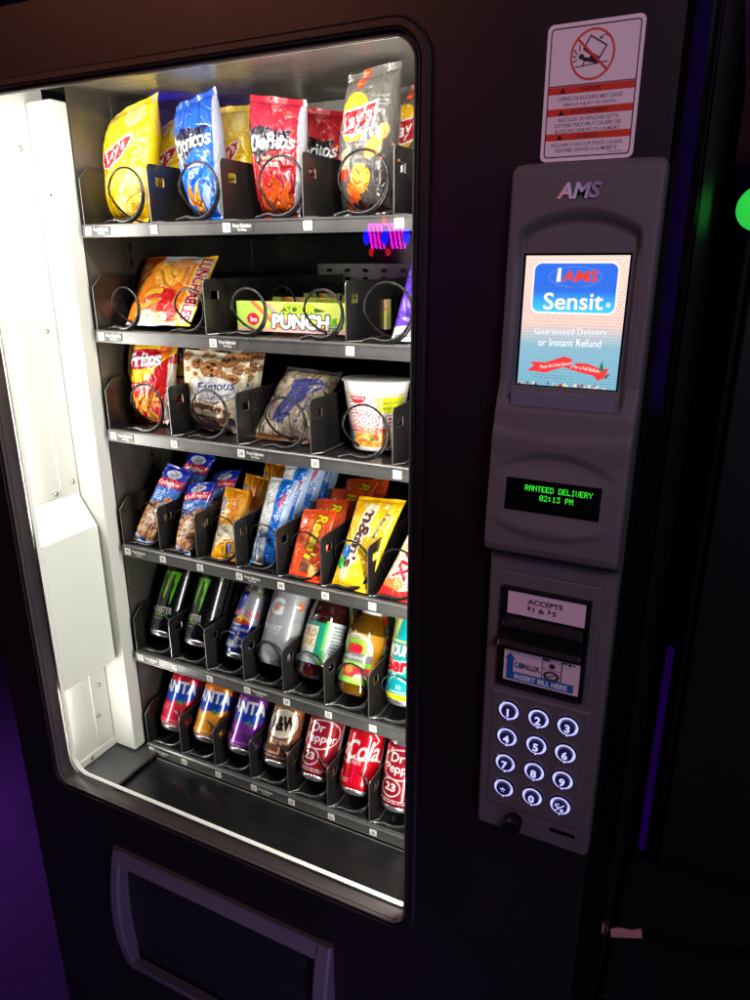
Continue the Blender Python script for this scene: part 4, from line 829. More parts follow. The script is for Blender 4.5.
G5 = {'R': "1E11111E141211", 'A': "0E11111F111111", 'N': "11191513111111", 'T': "1F040404040404", 'E': "1F10101E10101F", 'D': "1E11111111111E", 'L': "1010101010101F", 'I': "0E04040404040E", 'V': "1111111111110A"[:12]+"04", 'Y': "11110A04040404", 'P': "1E11111E101010", 'M': "111B1515111111", '0': "0E11131519110E", '1': "040C040404040E", '2': "0E11010204081F", '3': "1F02040201110E", ':': "000C0C000C0C00", ' ': "00000000000000"}
def dots(t, x, z, w):
    mb = MB(); p = w/(len(t)*6-1)
    for k, ch in enumerate(t):
        g = G5[ch]
        for r in range(7):
            bits = int(g[2*r:2*r+2], 16)
            for c in range(5):
                if bits >> (4-c) & 1:
                    xx = x+(k*6+c)*p; zz = z-r*p*1.15; y = yp(xx, zz)-.0012; mb.add([(xx, y, zz-p), (xx+p*.86, y, zz-p), (xx+p*.86, y, zz-p*.05), (xx, y, zz-p*.05)], [(0, 1, 2, 3)])
    return mb
q = dots("RANTEED DELIVERY", .5745, 1.2705, .0600); q.build('led_text', 'led', panel); q = dots("02:13 PM", .5885, 1.2625, .0300); q.build('led_text', 'led', panel)
# bill acceptor
bm_ = MB(); bm_.box(.5535, .5565, -.0265, -.018, 1.0455, 1.1575); bm_.box(.6380, .6410, -.0265, -.018, 1.0455, 1.1575); bm_.box(.5565, .6380, -.0265, -.018, 1.1545, 1.1575); bm_.box(.5565, .6380, -.0265, -.018, 1.0455, 1.0485)
bm_.box(.5565, .6380, -.0222, -.0205, 1.0485, 1.1545)
bm_.prism([(-.0222, 1.1265), (-.032, 1.123), (-.034, 1.118), (-.0222, 1.114)], .558, .6365, 0, axis='x'); bm_.prism([(-.0222, 1.1095), (-.040, 1.106), (-.043, 1.101), (-.0222, 1.090)], .557, .6375, 0, axis='x')
bill = bevel(bm_.build('bill_acceptor', 'black', panel), .0008)
plate('accepts_plate', (.5600, -.0236, 1.1285), XH, ZH, .0760, .0245, art_accepts(), 'sticker', panel, .0012); plate('insert_bill_plate', (.5598, -.0236, 1.0520), XH, ZH, .0765, .0345, art_insert(), 'sticker', panel, .0012)
# keypad
KX = [.5685, .6000, .6300]; KZ = [1.0155, .9828, .9495, .9168]
for r in range(4):
    for c in range(3):
        x, z = KX[c], KZ[r]; ch = [['1', '2', '3'], ['4', '5', '6'], ['7', '8', '9'], ['*', '0', 'C']][r][c]; y = -.0221; k = MB()
        Vr, Fr = lathe([(.0118, 0), (.0118, .002), (.0112, .0030), (.0106, .0030), (.0104, .0012)], 28); k.add([(x+p[0], y-p[2], z+p[1]) for p in Vr], Fr[:-2], 1)
        Vr, Fr = lathe([(.0104, .0004), (.0104, .0022), (.0102, .0026), (.0090, .0030), (.0086, .0026), (.0079, .0004)], 28); nr = 28; Fq = Fr[:-2]
        k.add([(x+p[0], y-p[2], z+p[1]) for p in Vr], Fq, 2)
        Vr, Fr = lathe([(.0077, 0), (.0077, .0046), (.0070, .0056), (.0006, .0060)], 28); k.add([(x+p[0], y-p[2], z+p[1]) for p in Vr], Fr, 0)
        if ch == '*':
            V2, T2 = tris_of('*', .03, 0)
        elif ch == 'C': V2, T2 = tris_of('C', .04, 0)
        else: V2, T2 = tris_of(ch, .03, 0)
        lo, hi = V2.min(0), V2.max(0); hh = .0094 if ch not in 'C*' else (.0050 if ch == 'C' else .0062); sc = hh/(hi[1]-lo[1]); Pq = (V2-(lo+hi)/2)*sc
        if ch == 'C':
            Pq = Pq+np.array([-.0026, .0026]); V3, T3 = tris_of('#', .03, 0); l3, h3 = V3.min(0), V3.max(0); P3 = (V3-(l3+h3)/2)*(.0042/(h3[1]-l3[1]))+np.array([.0026, -.0026]); k.add([(x+p[0], y-.0066, z+p[1]) for p in P3], [tuple(t) for t in T3], 2)
            k.add([(x-.0052, y-.0066, z-.0045), (x-.0044, y-.0066, z-.0052), (x+.0052, y-.0066, z+.0045), (x+.0044, y-.0066, z+.0052)], [(0, 1, 2, 3)], 2)
        k.add([(x+p[0], y-.0066, z+p[1]) for p in Pq], [tuple(t) for t in T2], 2)
        k.add([(x-.0007, y-.0034, z-.0112), (x+.0007, y-.0034, z-.0112), (x+.0007, y-.0030, z-.0080), (x-.0007, y-.0030, z-.0080)], [(0, 1, 2, 3)], 2)
        k.build('key', ['keyface', 'keychrome', 'keyglow'], panel)
k = MB(); Vr, Fr = lathe([(.0085, 0), (.0085, .004), (.0098, .0045), (.0098, .014), (.0085, .016), (.001, .0165)], 24); k.add([(.582+p[0], -.0195-p[2], .876+p[1]) for p in Vr], Fr); smooth_angle(k.build('coin_return_knob', 'black', panel), 35)
k = MB(); k.box(.6215, .6475, -.0208, -.0190, .8765, .8800); k.build('slot', 'black', panel)
V2, T2 = tris_of('AMS', .03, .2); lo, hi = V2.min(0), V2.max(0); Pq = (V2-lo)/(hi-lo); cA, cB, cC = lin((255, 196, 150)), lin((226, 220, 255)), lin((160, 146, 170))  # badge's holographic reflection painted as tints running across the letters
t_ = np.clip(Pq[:, 0:1]*1.1+.15*Pq[:, 1:2], 0, 1); cc = np.where(t_ < .5, cA*(1-t_*2)+cB*t_*2, cB*(2-t_*2)+cC*(t_*2-1))
nV = len(Pq); P1 = np.array([(.5785+p[0]*.0355, yp(.6, 1.517)-.0018, 1.5120+p[1]*.0125) for p in Pq]); P2 = P1+[0, .0016, 0]
mesh('letter_badge', np.vstack([P1, P2]), [tuple(t) for t in T2]+[tuple(nV+i for i in t) for t in T2], 'chrome', panel, None, False, None, np.vstack([cc, cc]))
plate('warning_sticker', (.5576, -.0006, 1.5428), XH, ZH, .0752, .1003, art_sign(), 'sticker', door, 0, None, .005)

# ------------------------------------------------------------------ delivery pocket
def bow(z): t = np.clip((z-.267)/(.533-.267), 0, 1); return -.008-.022*math.sin(PI*t)**.8
fx0, fx1, fz0, fz1, fw = -.088, .332, .267, .534, .024
V = []; Fc = []; NZ = 20
def bar(O0, O1):      # side bar between x=O0 and x=O1 following the bow
    mb = MB(); V = []
    for i in range(NZ+1):
        z = fz0+(fz1-fz0)*i/NZ; y = bow(z); V += [(O0, 0, z), (O0, y+.002, z), (O0+.002, y, z), (O1-.003, y, z), (O1, y+.003, z), (O1, 0, z)]
    F_ = [(i*6+j, i*6+(j+1) % 6, (i+1)*6+(j+1) % 6, (i+1)*6+j) for i in range(NZ) for j in range(6)]+[(0, 1, 2, 3, 4, 5), tuple(NZ*6+j for j in range(6))[::-1]]
    mb.add(V, F_); return mb
mb = bar(fx0, fx0+fw*.8)
m2 = bar(fx1-fw, fx1); mb.add(m2.V, m2.F)
for z0, z1 in ((fz0, fz0+fw), (fz1-fw, fz1)):
    n0 = 6; O = [(0, z0)]+[(bow(z0+(z1-z0)*k/n0)-.0004, z0+(z1-z0)*k/n0) for k in range(n0+1)]+[(0, z1)]
    mb.prism(O, fx0+fw*.8+.0002, fx1-fw-.0002, 0, axis='x')
pk = bevel(mb.build('delivery_frame', 'pocket', vm), .001)
mb = MB(); P_ = [(.012+bow(z)*.55, z) for z in np.linspace(fz0+fw-.002, fz1-fw+.002, 16)]; O = P_+[(.028, fz1-fw+.002), (.028, fz0+fw-.002)]
mb.prism(O, fx0+fw*.8-.004, fx1-fw+.003, 0, axis='x'); smooth_angle(mb.build('delivery_flap', 'flap', vm), 40)
mb = MB(); mb.box(fx0+.008, fx1-.008, .031, .0325, fz0+.006, fz1-.006); mb.build('flap_backing', 'black', vm)

# ================================================================== PRODUCTS
def bot(px, py, zf, y=None, lo=.188, hi=.27):
    if y is None:
        p = atz(px, py, zf+.003)
        if abs(CP[2]-zf) > .06 and lo <= p[1] <= hi: return p
        y = min(max(p[1], lo), hi) if abs(CP[2]-zf) > .06 else .205
    p = at(px, py, y); p[2] = zf+.003 if zf > 1.45 else max(p[2], zf+.003); return p
def pouch(name, label, cat, cv, zf, TL, TR, BR, BL, yt, bulge, mat='bag', yb=None, group=None, **k):
    bl, br = bot(*BL, zf, yb), bot(*BR, zf, yb)
    t = yt if isinstance(yt, tuple) else (yt, yt)
    o = bag(name, at(*TL, t[0]), at(*TR, t[1]), br, bl, bulge, cv, mat, **k); return tag(o, label, cat, group)
def behind(o, offs):
    for off, lab in offs: copy_tree(o, off, lab)
CHG, ROW4, CANS = 'chip bags on the top shelf', 'snack packs on the fourth shelf', 'drinks leaning in their lanes'
a = pouch('chip_bag', 'yellow potato chip bag with red banner logo, front of the leftmost top shelf lane', 'chip bag', art_chips_yellow(), 1.515, (109.5, 118.5), (157.5, 91.5), (148.5, 223), (114.5, 224.5), (.262, .27), .031, yb=.250, seed=1, pin=-.16, crease=1.0, back=(240, 200, 60), group=CHG)
behind(a, [((.012, .085, -.006), 'yellow potato chip bag half hidden behind the front yellow one on the top shelf')])
a = pouch('chip_bag', 'bright blue tortilla chip bag with white lettering on the top shelf', 'chip bag', art_tortilla(True), 1.515, (175.5, 107), (216, 86.5), (223, 221), (198, 219), (.262, .27), .031, yb=.250, seed=2, pin=-.20, crease=1.3, back=(190, 196, 206), group=CHG)
T2 = art_chips_yellow()
b2 = pouch('chip_bag', 'tan and yellow chip bag showing between the blue and the red chip bags', 'chip bag', T2, 1.515, (215, 108), (252, 104), (262, 215), (226, 215), (.33, .34), .022, yb=.33, seed=5, group=CHG)
a = pouch('chip_bag', 'red tortilla chip bag with grey lettering band, front of its lane on the top shelf', 'chip bag', art_tortilla(False), 1.515, (250, 94.5), (307, 100), (300, 217), (264, 217), (.262, .27), .031, yb=.250, seed=3, pin=-.10, crease=1.3, back=(150, 40, 46), group=CHG)
behind(a, [((.0175, .085, -.002), 'dark red tortilla chip bag standing behind the front red one on the top shelf')])
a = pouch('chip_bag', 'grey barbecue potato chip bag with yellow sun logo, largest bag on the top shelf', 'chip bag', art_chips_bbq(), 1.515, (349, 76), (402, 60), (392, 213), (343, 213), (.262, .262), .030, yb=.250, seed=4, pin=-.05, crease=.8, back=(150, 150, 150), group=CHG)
behind(a, [((.026, .095, .0), 'grey barbecue chip bag cut by the window edge, behind the large grey one')])
# second shelf
zf = 1.36
tray_ = pouch('lunch_kit', 'orange and yellow cracker lunch kit leaning back in the second shelf', 'lunch kit', art_lunch(), zf, (147.5, 257), (219, 256.5), (190, 326), (126, 325), (.30, .315), .009, yb=.222, seed=6, pin=.0, crease=1.6, seal=.04, back=(235, 230, 222))
def box_thing(name, label, cat, cv, p0, W, H, Dp, roty=0, mat='card', col_=(230, 226, 210)):
    A = cv.out(); ny, nx = A.shape[:2]; p0 = np.array(p0); r = math.radians(roty); ax = np.array([math.cos(r), math.sin(r), 0]); az = ZH
    u = np.linspace(0, 1, nx); v = np.linspace(0, 1, ny); U, Vv = np.meshgrid(u, v); P = (p0+U[..., None]*W*ax+Vv[..., None]*H*az).reshape(-1, 3)
    F_ = [(j*nx+i, j*nx+i+1, (j+1)*nx+i+1, (j+1)*nx+i) for j in range(ny-1) for i in range(nx-1)]; n_ = np.cross(az, ax); k = len(P)
    Q = np.array([p0, p0+W*ax, p0+W*ax+H*az, p0+H*az]); Q2 = Q+n_*Dp; P = np.vstack([P, Q, Q2]); C = np.vstack([A.reshape(-1, 3), np.tile(lin(col_), (8, 1))])
    F_ += [(k, k+4, k+5, k+1), (k+1, k+5, k+6, k+2), (k+2, k+6, k+7, k+3), (k+3, k+7, k+4, k), (k+4, k+7, k+6, k+5)]
    return tag(mesh(name, P, F_, mat, None, p0, False, None, C), label, cat)
pA, pB = at(238, 329, .228), at(357, 331, .228); pT = at(238, 303, .228)
o = box_thing('candy_box', 'long green and yellow sour candy tray, front of the middle lane on the second shelf', 'candy', art_punch(), (pA[0], .228, zf+.006), pB[0]-pA[0], .042, .014, 0, 'card', (222, 226, 130))
o['group'] = 'long sour candy trays'
behind(o, [((.012, .07, .003), 'second green sour candy tray, just behind the front one'), ((.03, .14, .006), 'rearmost green sour candy tray on the second shelf')])
pouch('snack_bag', 'purple snack bag with orange disc at the right end of the second shelf', 'snack bag', art_purple(), zf, (415, 247), (470, 262), (450, 352), (391, 343), (.255, .26), .014, yb=.215, seed=8, pin=.02, back=(90, 60, 190))
# third shelf
zf = 1.20
a = pouch('snack_bag', 'red and yellow corn chip bag in the first lane of the third shelf', 'corn chip bag', art_corn(), zf, (131, 336), (178, 338), (169, 430), (135, 426), (.25, .26), .021, yb=.240, crease=1.3, seed=11, pin=-.10, back=(214, 210, 206), group='bags on the third shelf')
behind(a, [((.02, .075, 0), 'red corn chip bag hidden behind the front red and yellow one')])
a = pouch('snack_bag', 'front beige cookie bag with white oval and blue script on the third shelf', 'cookie bag', art_cookies(), zf, (184, 349), (251, 356), (240, 443), (192, 440), (.25, .262), .022, yb=.240, crease=.9, seed=12, pin=-.02, back=(214, 188, 140), group='bags on the third shelf')
behind(a, [((.003, .034, .0), 'beige cookie bag peeking out behind the front cookie bag')])
a = pouch('snack_bag', 'clear bag of popcorn mix with blue film strip print, leaning far back', 'popcorn bag', art_popcorn(), zf, (288, 367), (343, 373), (309, 452), (252, 449), (.30, .31), .015, yb=.228, crease=1.6, seed=13, pin=.02, back=(150, 130, 96), group='bags on the third shelf')
# noodle cup
cL, cR = at(350, 378, .235), at(414, 385, .235); cx = PX+PW*3.5-.001; base = np.array([cx+.004, .256, zf+.004]); hC = .100
cup = empty('noodle_cup', tuple(base), 'white paper noodle cup with red lettering and a yellow sticker', 'noodle cup')
V, Fc, C = wrap([.0345, .0475], None, .004, hC-.003, art_cup(), 24); mesh('printed_cup', xf(V, base, 3), Fc, 'card', cup, None, True, None, C)
V, Fc = lathe([(.030, .0), (.0335, .0), (.0338, .004)]); mesh('cup_base', xf(V, base, 3), Fc, M['cap_white'], cup, None, True)
V, Fc = lathe([(.048, hC-.0032), (.0505, hC-.003), (.0508, hC-.001), (.0495, hC), (.002, hC)]); mesh('lid', xf(V, base, 3), Fc, M['cap_white'], cup, None, True)
# fourth shelf
zf = .995
A_ = art_donut()
a = pouch('pastry_pack', 'long blue-topped clear pack of sugar doughnuts in the first lane of the fourth shelf', 'pastry pack', A_, zf, (168, 463), (193.5, 472), (153, 545), (133, 539), (.262, .262), .013, seed=21, seal=.03, group=ROW4)
behind(a, [((.004, .060, .012), 'blue-topped doughnut pack directly behind the leftmost one')])
a = pouch('pastry_pack', 'blue-topped clear doughnut pack in the second lane of the fourth shelf', 'pastry pack', A_, zf, (189, 484), (217, 481), (190, 556), (175.5, 552), (.255, .26), .013, seed=22, seal=.03, pin=-.05, group=ROW4)
behind(a, [((.004, .065, .004), 'blue-topped doughnut pack at the back of the second lane')])
a = pouch('cookie_pack', 'front yellow-orange shortbread pack with red script on the fourth shelf', 'cookie pack', art_shortbread(), zf, (226, 486), (250, 492), (237, 562), (210.5, 558), (.255, .262), .011, seed=23, seal=.035, back=(236, 160, 20), group=ROW4)
behind(a, [((.006, .050, .010), 'second yellow-orange shortbread pack, behind the front one'), ((.010, .105, .018), 'third yellow-orange shortbread pack in the row'), ((.012, .160, .024), 'rearmost yellow-orange shortbread pack')])
a = pouch('doughnut_pack', 'front white and blue mini doughnut pack on the fourth shelf', 'doughnut pack', art_donettes(), zf, (271, 477), (300, 481), (274, 568), (250, 562), (.262, .268), .014, seed=24, seal=.03, back=(60, 130, 214), group=ROW4)
behind(a, [((.001, .045, .010), 'second white and blue mini doughnut pack'), ((.003, .095, .017), 'third white and blue mini doughnut pack in the row'), ((.006, .150, .022), 'rearmost white and blue mini doughnut pack')])
a = pouch('candy_pack', 'front orange peanut butter cup pack with yellow lettering', 'candy pack', art_pb(), zf, (304, 509), (337, 511), (320, 588), (288, 583), (.252, .256), .006, mat='bagm', seed=25, seal=.04, pin=.0, back=(230, 70, 24), group=ROW4)
behind(a, [((.0, .044, .004), 'second orange candy pack from the front of its row'), ((.001, .092, .008), 'third orange candy pack from the front'), ((.002, .142, .012), 'fourth orange candy pack from the front'), ((.003, .196, .016), 'rearmost orange candy pack')])
a = pouch('candy_pack', 'large yellow peanut candy pack with brown lettering', 'candy pack', art_peanut(), zf, (359, 496), (406.5, 500.5), (367, 594), (331, 585), (.262, .272), .011, mat='bagm', seed=26, seal=.04, back=(240, 190, 20), group=ROW4)
a = pouch('candy_pack', 'cream and red caramel bar pack cut off by the right window edge', 'candy pack', art_caramel(), zf, (413, 524), (448, 533), (420, 616), (376, 599), (.26, .268), .009, mat='bagm', seed=27, seal=.04, back=(230, 210, 180), group=ROW4)
# fifth shelf (cans and bottles)
def lx(k): return PX+PN*(k+.5)
def bottle(name, label, base, prof, mat, cv, lz0, lz1, lR, tilt, capmat, cap, group=None, phi=0, roll=0):
    root = empty(name, tuple(base), label, 'bottle', group)
    V, Fc = lathe(prof, 40); mesh('bottle_body', xf(V, base, tilt, roll), Fc, mat, root, None, True)
    V, Fc, C = wrap(lR, None, lz0, lz1, cv, phi); mesh('sleeve', xf(V, base, tilt, roll), Fc, 'sleeve', root, None, True, None, C)
    V, Fc = lathe([(cap[0], cap[1]), (cap[0], cap[2]-.002), (cap[0]-.002, cap[2]), (.001, cap[2])], 32); smooth_angle(mesh('cap', xf(V, base, tilt, roll), Fc, capmat, root, None, True), 50)
    return root
M['greybottle'] = newmat('cloudy_grey_drink', (150, 152, 152), .16, 0, .5, 1, var=.1, trans=.0)
M['teabottle'] = newmat('dark_tea', (46, 14, 12), .06, 0, .6, 1)
M['applebottle'] = newmat('amber_juice', (206, 138, 16), .04, 0, .6, 1, trans=.85)
a = can('tall_can', (lx(0), .212, .808), art_claw(), 'tall black energy drink can with green claw marks, leftmost on the fifth shelf', R=.0325, h=.158, tilt=33, phi=4, group=CANS)
behind(a, [((0, .085, .01), 'black energy drink can behind the leftmost one')])
a = can('tall_can', (lx(1), .214, .808), art_claw(), 'black energy drink can with green claw marks, second from left on the fifth shelf', R=.0325, h=.158, tilt=32, phi=-14, group=CANS)
behind(a, [((0, .085, .01), 'black energy drink can behind the second one')])
a = can('slim_can', (lx(2)+.002, .216, .802), art_bull(), 'slim blue and silver energy drink can with red lettering', R=.0265, h=.134, tilt=35, phi=6, group=CANS)
bot_p = [(.003, .003), (.022, .001), (.030, .003), (.0345, .012), (.0352, .03), (.0345, .05), (.0352, .07), (.0352, .12), (.034, .135), (.026, .158), (.016, .172), (.0155, .180), (.001, .181)]
a = bottle('sports_bottle', 'clear grey sports drink bottle with an orange bolt on the fifth shelf', (lx(3), .222, .806), bot_p, 'greybottle', art_sport(), .030, .128, [.0354, .0350, .0355, .0356, .0356, .0352], 32, M['cap_black'], (.019, .176, .194), CANS, 2)
behind(a, [((0, .09, .01), 'grey sports drink bottle behind the front one')])
bt = [(.003, .004), (.020, .001), (.030, .004), (.0335, .014), (.034, .05), (.034, .100), (.0335, .112), (.030, .128), (.020, .152), (.0145, .166), (.014, .176), (.001, .177)]
a = bottle('tea_bottle', 'dark tea bottle with a green and white label on the fifth shelf', (lx(4)-.004, .222, .800), bt, 'teabottle', art_tea(), .026, .098, [.0342, .0345, .0345, .0342], 33, M['cap_black'], (.017, .170, .188), CANS, 10)
behind(a, [((.001, .09, .01), 'dark tea bottle behind the front one')])
ap = [(r_*.97, z_*.90) for r_, z_ in [(.003, .004), (.018, .001), (.026, .003), (.0315, .012), (.032, .03), (.0325, .06), (.0305, .075), (.032, .085), (.0325, .105), (.0315, .118), (.026, .134), (.017, .146), (.0155, .150), (.0155, .156), (.001, .157)]]
a = bottle('juice_bottle', 'amber apple juice bottle with red apples on its label, front of its lane', (lx(5)-.003, .216, .797), ap, 'applebottle', art_apple(), .020, .100, [q*.975 for q in [.0322, .0326, .0329, .0329, .0309, .0322, .0329, .0322]], 30, M['cap_white'], (.0172, .132, .149), CANS, 4)
behind(a, [((.008, .08, .012), 'amber apple juice bottle behind the front one')])
a = can('tall_can', (lx(6)+.003, .222, .804), art_berry(), 'tall teal fruit drink can with red lettering at the right window edge', R=.0325, h=.158, tilt=20, phi=2, group=CANS)
# sixth shelf
LOW = 'soda cans on the bottom shelf'
sod = [art_soda((214, 40, 60), (206, 26, 50), (60, 150, 60)), art_soda((246, 160, 40), (240, 134, 16), (80, 160, 50)), art_soda((120, 40, 150), (122, 44, 150), (60, 150, 90)), art_root(), art_pepper(), art_cola(), art_pepper()]
lb = ['red strawberry soda can, leftmost on the bottom shelf', 'orange soda can with blue banner on the bottom shelf', 'purple grape soda can on the bottom shelf', 'brown root beer can with cream oval on the bottom shelf', 'maroon soda can between the root beer and the bright red cola on the bottom shelf', 'bright red cola can with white script on the bottom shelf', 'maroon soda can at the right window edge of the bottom shelf']
tl = [31, 33, 34, 34, 31, 31, 22]
for k in range(7):
    a = can('soda_can', (lx(k)+(.001 if k < 3 else -.001), .213, .607), sod[k], lb[k], tilt=tl[k], phi=[10, 8, 6, 8, 8, 4, 6][k], group=LOW)
    behind(a, [((0, .078, .008), lb[k].split(' can')[0]+' can in the second rank, behind the front one')]) if k in (0, 1, 4, 5) else None
# ================================================================== SURROUNDINGS
M['floor'] = newmat('dark_carpet', (58, 52, 62), .85, 0, .2, bump=.6, bscale=160, var=.3, vscale=40)
M['wallm'] = newmat('dark_painted_wall', (60, 56, 66), .8, 0, .2, bump=.2, bscale=30, var=.2)
tag(mesh('floor', [(-6, -5, FLOOR), (6, -5, FLOOR), (6, 4, FLOOR), (-6, 4, FLOOR)], [(0, 1, 2, 3)], 'floor'), kind='structure')
tag(mesh('wall', [(-6, 1.05, FLOOR), (6, 1.05, FLOOR), (6, 1.05, 3.4), (-6, 1.05, 3.4), (-6, 1.15, FLOOR), (6, 1.15, FLOOR), (6, 1.15, 3.4), (-6, 1.15, 3.4)], [(0, 1, 2, 3), (4, 7, 6, 5), (3, 2, 6, 7), (0, 4, 5, 1), (0, 3, 7, 4), (1, 5, 6, 2)], 'wallm', None, (0, 1.05, FLOOR)), kind='structure')
M['nb'] = newmat('neighbour_black_laminate', (20, 19, 20), .5, 0, .4, bump=.1, bscale=200, var=.2)
nbr = empty('black_cabinet', (1.05, .6, FLOOR), 'tall plain black cabinet standing right of the vending machine', 'cabinet')
b = MB(); b.box(.722, 1.40, .34, 1.0, FLOOR, 1.95); bevel(b.build('carcass', 'nb', nbr), .004)
b = MB(); b.box(.734, 1.385, .322, .3395, FLOOR+.10, 1.93); bevel(b.build('front_panel', 'nb', nbr), .003)
M['uvs'] = newmat('dim_purple_tube', (40, 20, 120), .5, emis=(84, 10, 180), estr=.085); M['uvt'] = newmat('purple_panel', (80, 30, 255), .5, emis=(96, 24, 210), estr=.7)  # purple glows added for the gap band and the trim sheen
M['green'] = newmat('green_glow', (40, 200, 60), .35, emis=(46, 214, 74), estr=.85)
gp = at(760, 208, .27); gr = empty('green_ball_lamp', (gp[0], gp[1], gp[2]), 'small glowing green ball lamp on the black cabinet, cut by the right edge', 'lamp')
V, Fc = lathe([(.0235*math.sin(PI*i/16)+.00005, -.0235*math.cos(PI*i/16)) for i in range(17)], 32); mesh('ball', V+gp, Fc, 'green', gr, None, True)
b = MB(); b.tube([gp+[0, .0225, 0], gp+[0, .0525, 0]], .006, 10); b.build('stem', 'black', gr, smooth=True)
# tag of pink paper and cable on the floor in the gap
M['cablem'] = newmat('matte_black_rubber', (12, 12, 13), .85, 0, .1)
M['paper'] = newmat('pinkish_paper', (206, 140, 136), .6, var=.05)
c0 = [atz(609, 929, .598), atz(640, 927, .598), atz(642, 938, .594), atz(611, 937, .594)]
V = []; NP = 8
for j in range(NP+1):
    for i in range(NP+1):
        u, v = i/NP, j/NP; p = (c0[3]*(1-u)+c0[2]*u)*(1-v)+(c0[0]*(1-u)+c0[1]*u)*v; V.append(p+[0, 0, .006*math.sin(PI*v)+.003*math.sin(2*PI*u)*v])
V += [np.array(p)-[0, 0, .0006] for p in V]; n1 = (NP+1)**2
Fc = [(j*(NP+1)+i, j*(NP+1)+i+1, (j+1)*(NP+1)+i+1, (j+1)*(NP+1)+i) for j in range(NP) for i in range(NP)]; Fc += [tuple(q+n1 for q in f[::-1]) for f in Fc]
tag(mesh('paper_slip', V, Fc, 'paper', None, np.mean(c0, 0), True), 'small pink folded paper slip lying on the black box right of the machine', 'paper slip')
P_ = [atz(643, 936, .593), atz(662, 938, .594), atz(688, 946, .594), atz(720, 952, .594), atz(760, 954, .594)]
b = MB(); b.box(.690, 1.10, .02, .30, FLOOR, .588); tag(bevel(b.build('black_box', 'nb', None, (.88, .16, FLOOR)), .006, 3), 'low plain black box standing right of the machine under the pink slip', 'box')
pts = []
for i in range(len(P_)-1):
    for t in np.linspace(0, 1, 8, endpoint=False): pts.append(P_[i]*(1-t)+P_[i+1]*t)
b = MB(); b.tube(np.array(pts)-[0, 0, .0005], .0035, 8); tag(b.build('power_cable', 'cablem', None, P_[0], True), 'thin black power cable trailing across the low black box', 'cable')

# things in the room behind the camera that mirror in the glass
def mirror_of(px, py, Y):            # a room point that the pane (y = .0305) mirrors to this pixel
    p = at(px, py, 2*.0305-Y); return np.array([p[0], Y, p[2]])
M['neon_p'] = newmat('neon_magenta', (255, 40, 220), .5, emis=(255, 20, 235), estr=26)
M['neon_b'] = newmat('neon_blue', (20, 30, 255), .5, emis=(10, 20, 255), estr=30)
M['neon_r'] = newmat('neon_red', (255, 40, 50), .5, emis=(255, 30, 50), estr=12)
ctr = mirror_of(386, 237, -2.5); sg = empty('neon_sign', tuple(ctr), 'small magenta, blue and red neon sign seen mirrored in the glass', 'neon sign')
k_ = .0052                                                      # metres per pixel there
b = MB(); 
for i in range(9):
    x = (-16+i*4.1)*k_
    if i == 4: continue
    b.tube([ctr+[x-.008, 0, 10*k_], ctr+[x, 0, 3*k_], ctr+[x+.012, 0, -10*k_]], .0062, 8)
b.tube([ctr+[-18*k_, .0, 10.5*k_], ctr+[18*k_, 0, 10.5*k_]], .006, 8); b.build('magenta_tubes', 'neon_p', sg, smooth=True)
b = MB()
for x, rx in ((-20, 3.4), (-1, 3.6), (20, 3.4)):
    V, Fc = lathe([(max(.0002, math.sin(PI*i/10)), -math.cos(PI*i/10)) for i in range(11)], 16); b.add([ctr+[x*k_+v[0]*rx*k_, v[1]*.012, v[2]*7*k_] for v in V], Fc)
b.build('blue_discs', 'neon_b', sg, smooth=True)
b = MB()
for x, z in ((-15, -13), (2, -13), (-2, 14), (17, 11)):
    V, Fc = lathe([(max(.0002, math.sin(PI*i/8)), -math.cos(PI*i/8)) for i in range(9)], 12); b.add([ctr+[x*k_+v[0]*2.4*k_, v[1]*.012, z*k_+v[2]*3.6*k_] for v in V], Fc)
b.build('red_drops', 'neon_r', sg, smooth=True)
b = MB(); b.box(ctr[0]-.16, ctr[0]+.16, ctr[1]-.05, ctr[1]-.03, ctr[2]-.11, ctr[2]+.11); b.build('backing_board', 'black', sg)
M['amber'] = newmat('amber_bulb', (255, 150, 50), .5, emis=(255, 140, 40), estr=26)
st = None
bulbs = [(288, 113, 3.2), (293, 131, 2.2), (337, 147, 2.6), (345, 132, 2.8), (381, 158, 2.4), (393, 144, 2.2), (399, 160, 2.2), (377, 153, 2.0), (127, 79, 3.0), (119, 75, 2.0)]
for px, py, r_ in bulbs:
    p = mirror_of(px, py, -2.6); R0 = r_*.0030; e = empty('amber_bulb', tuple(p), 'small round amber bulb of the string lights across the room, mirrored in the glass', 'bulb', 'string light bulbs')
    V, Fc = lathe([(max(.0001, R0*math.sin(PI*i/10)), -R0*math.cos(PI*i/10)) for i in range(11)], 16); mesh('glass_globe', V+p, Fc, 'amber', e, None, True)
    V, Fc = lathe([(R0*.45, R0*.85), (R0*.45, R0*1.8)], 10); mesh('socket', V+p, Fc, 'black', e)
M['uv'] = newmat('purple_led_strip', (80, 30, 255), .5, emis=(96, 54, 190), estr=2.0)
for (pa, pb, w_) in (((150, 84), (250, 72), .10), ((150, 112), (300, 124), .12)):
    p, q = mirror_of(*pa, -3.2), mirror_of(*pb, -3.2); b = MB(); b.add([p+[0, 0, -w_], q+[0, 0, -w_], q+[0, 0, w_], p+[0, 0, w_], p+[0, -.03, -w_], q+[0, -.03, -w_], q+[0, -.03, w_], p+[0, -.03, w_]], [(0, 1, 2, 3), (4, 7, 6, 5), (0, 4, 5, 1), (1, 5, 6, 2), (2, 6, 7, 3), (3, 7, 4, 0)])
    tag(b.build('purple_lamp', 'uv', None, (p+q)/2), ('upper' if pa[1] < 100 else 'lower')+' purple light panel across the room, faintly mirrored in the glass', 'light panel')
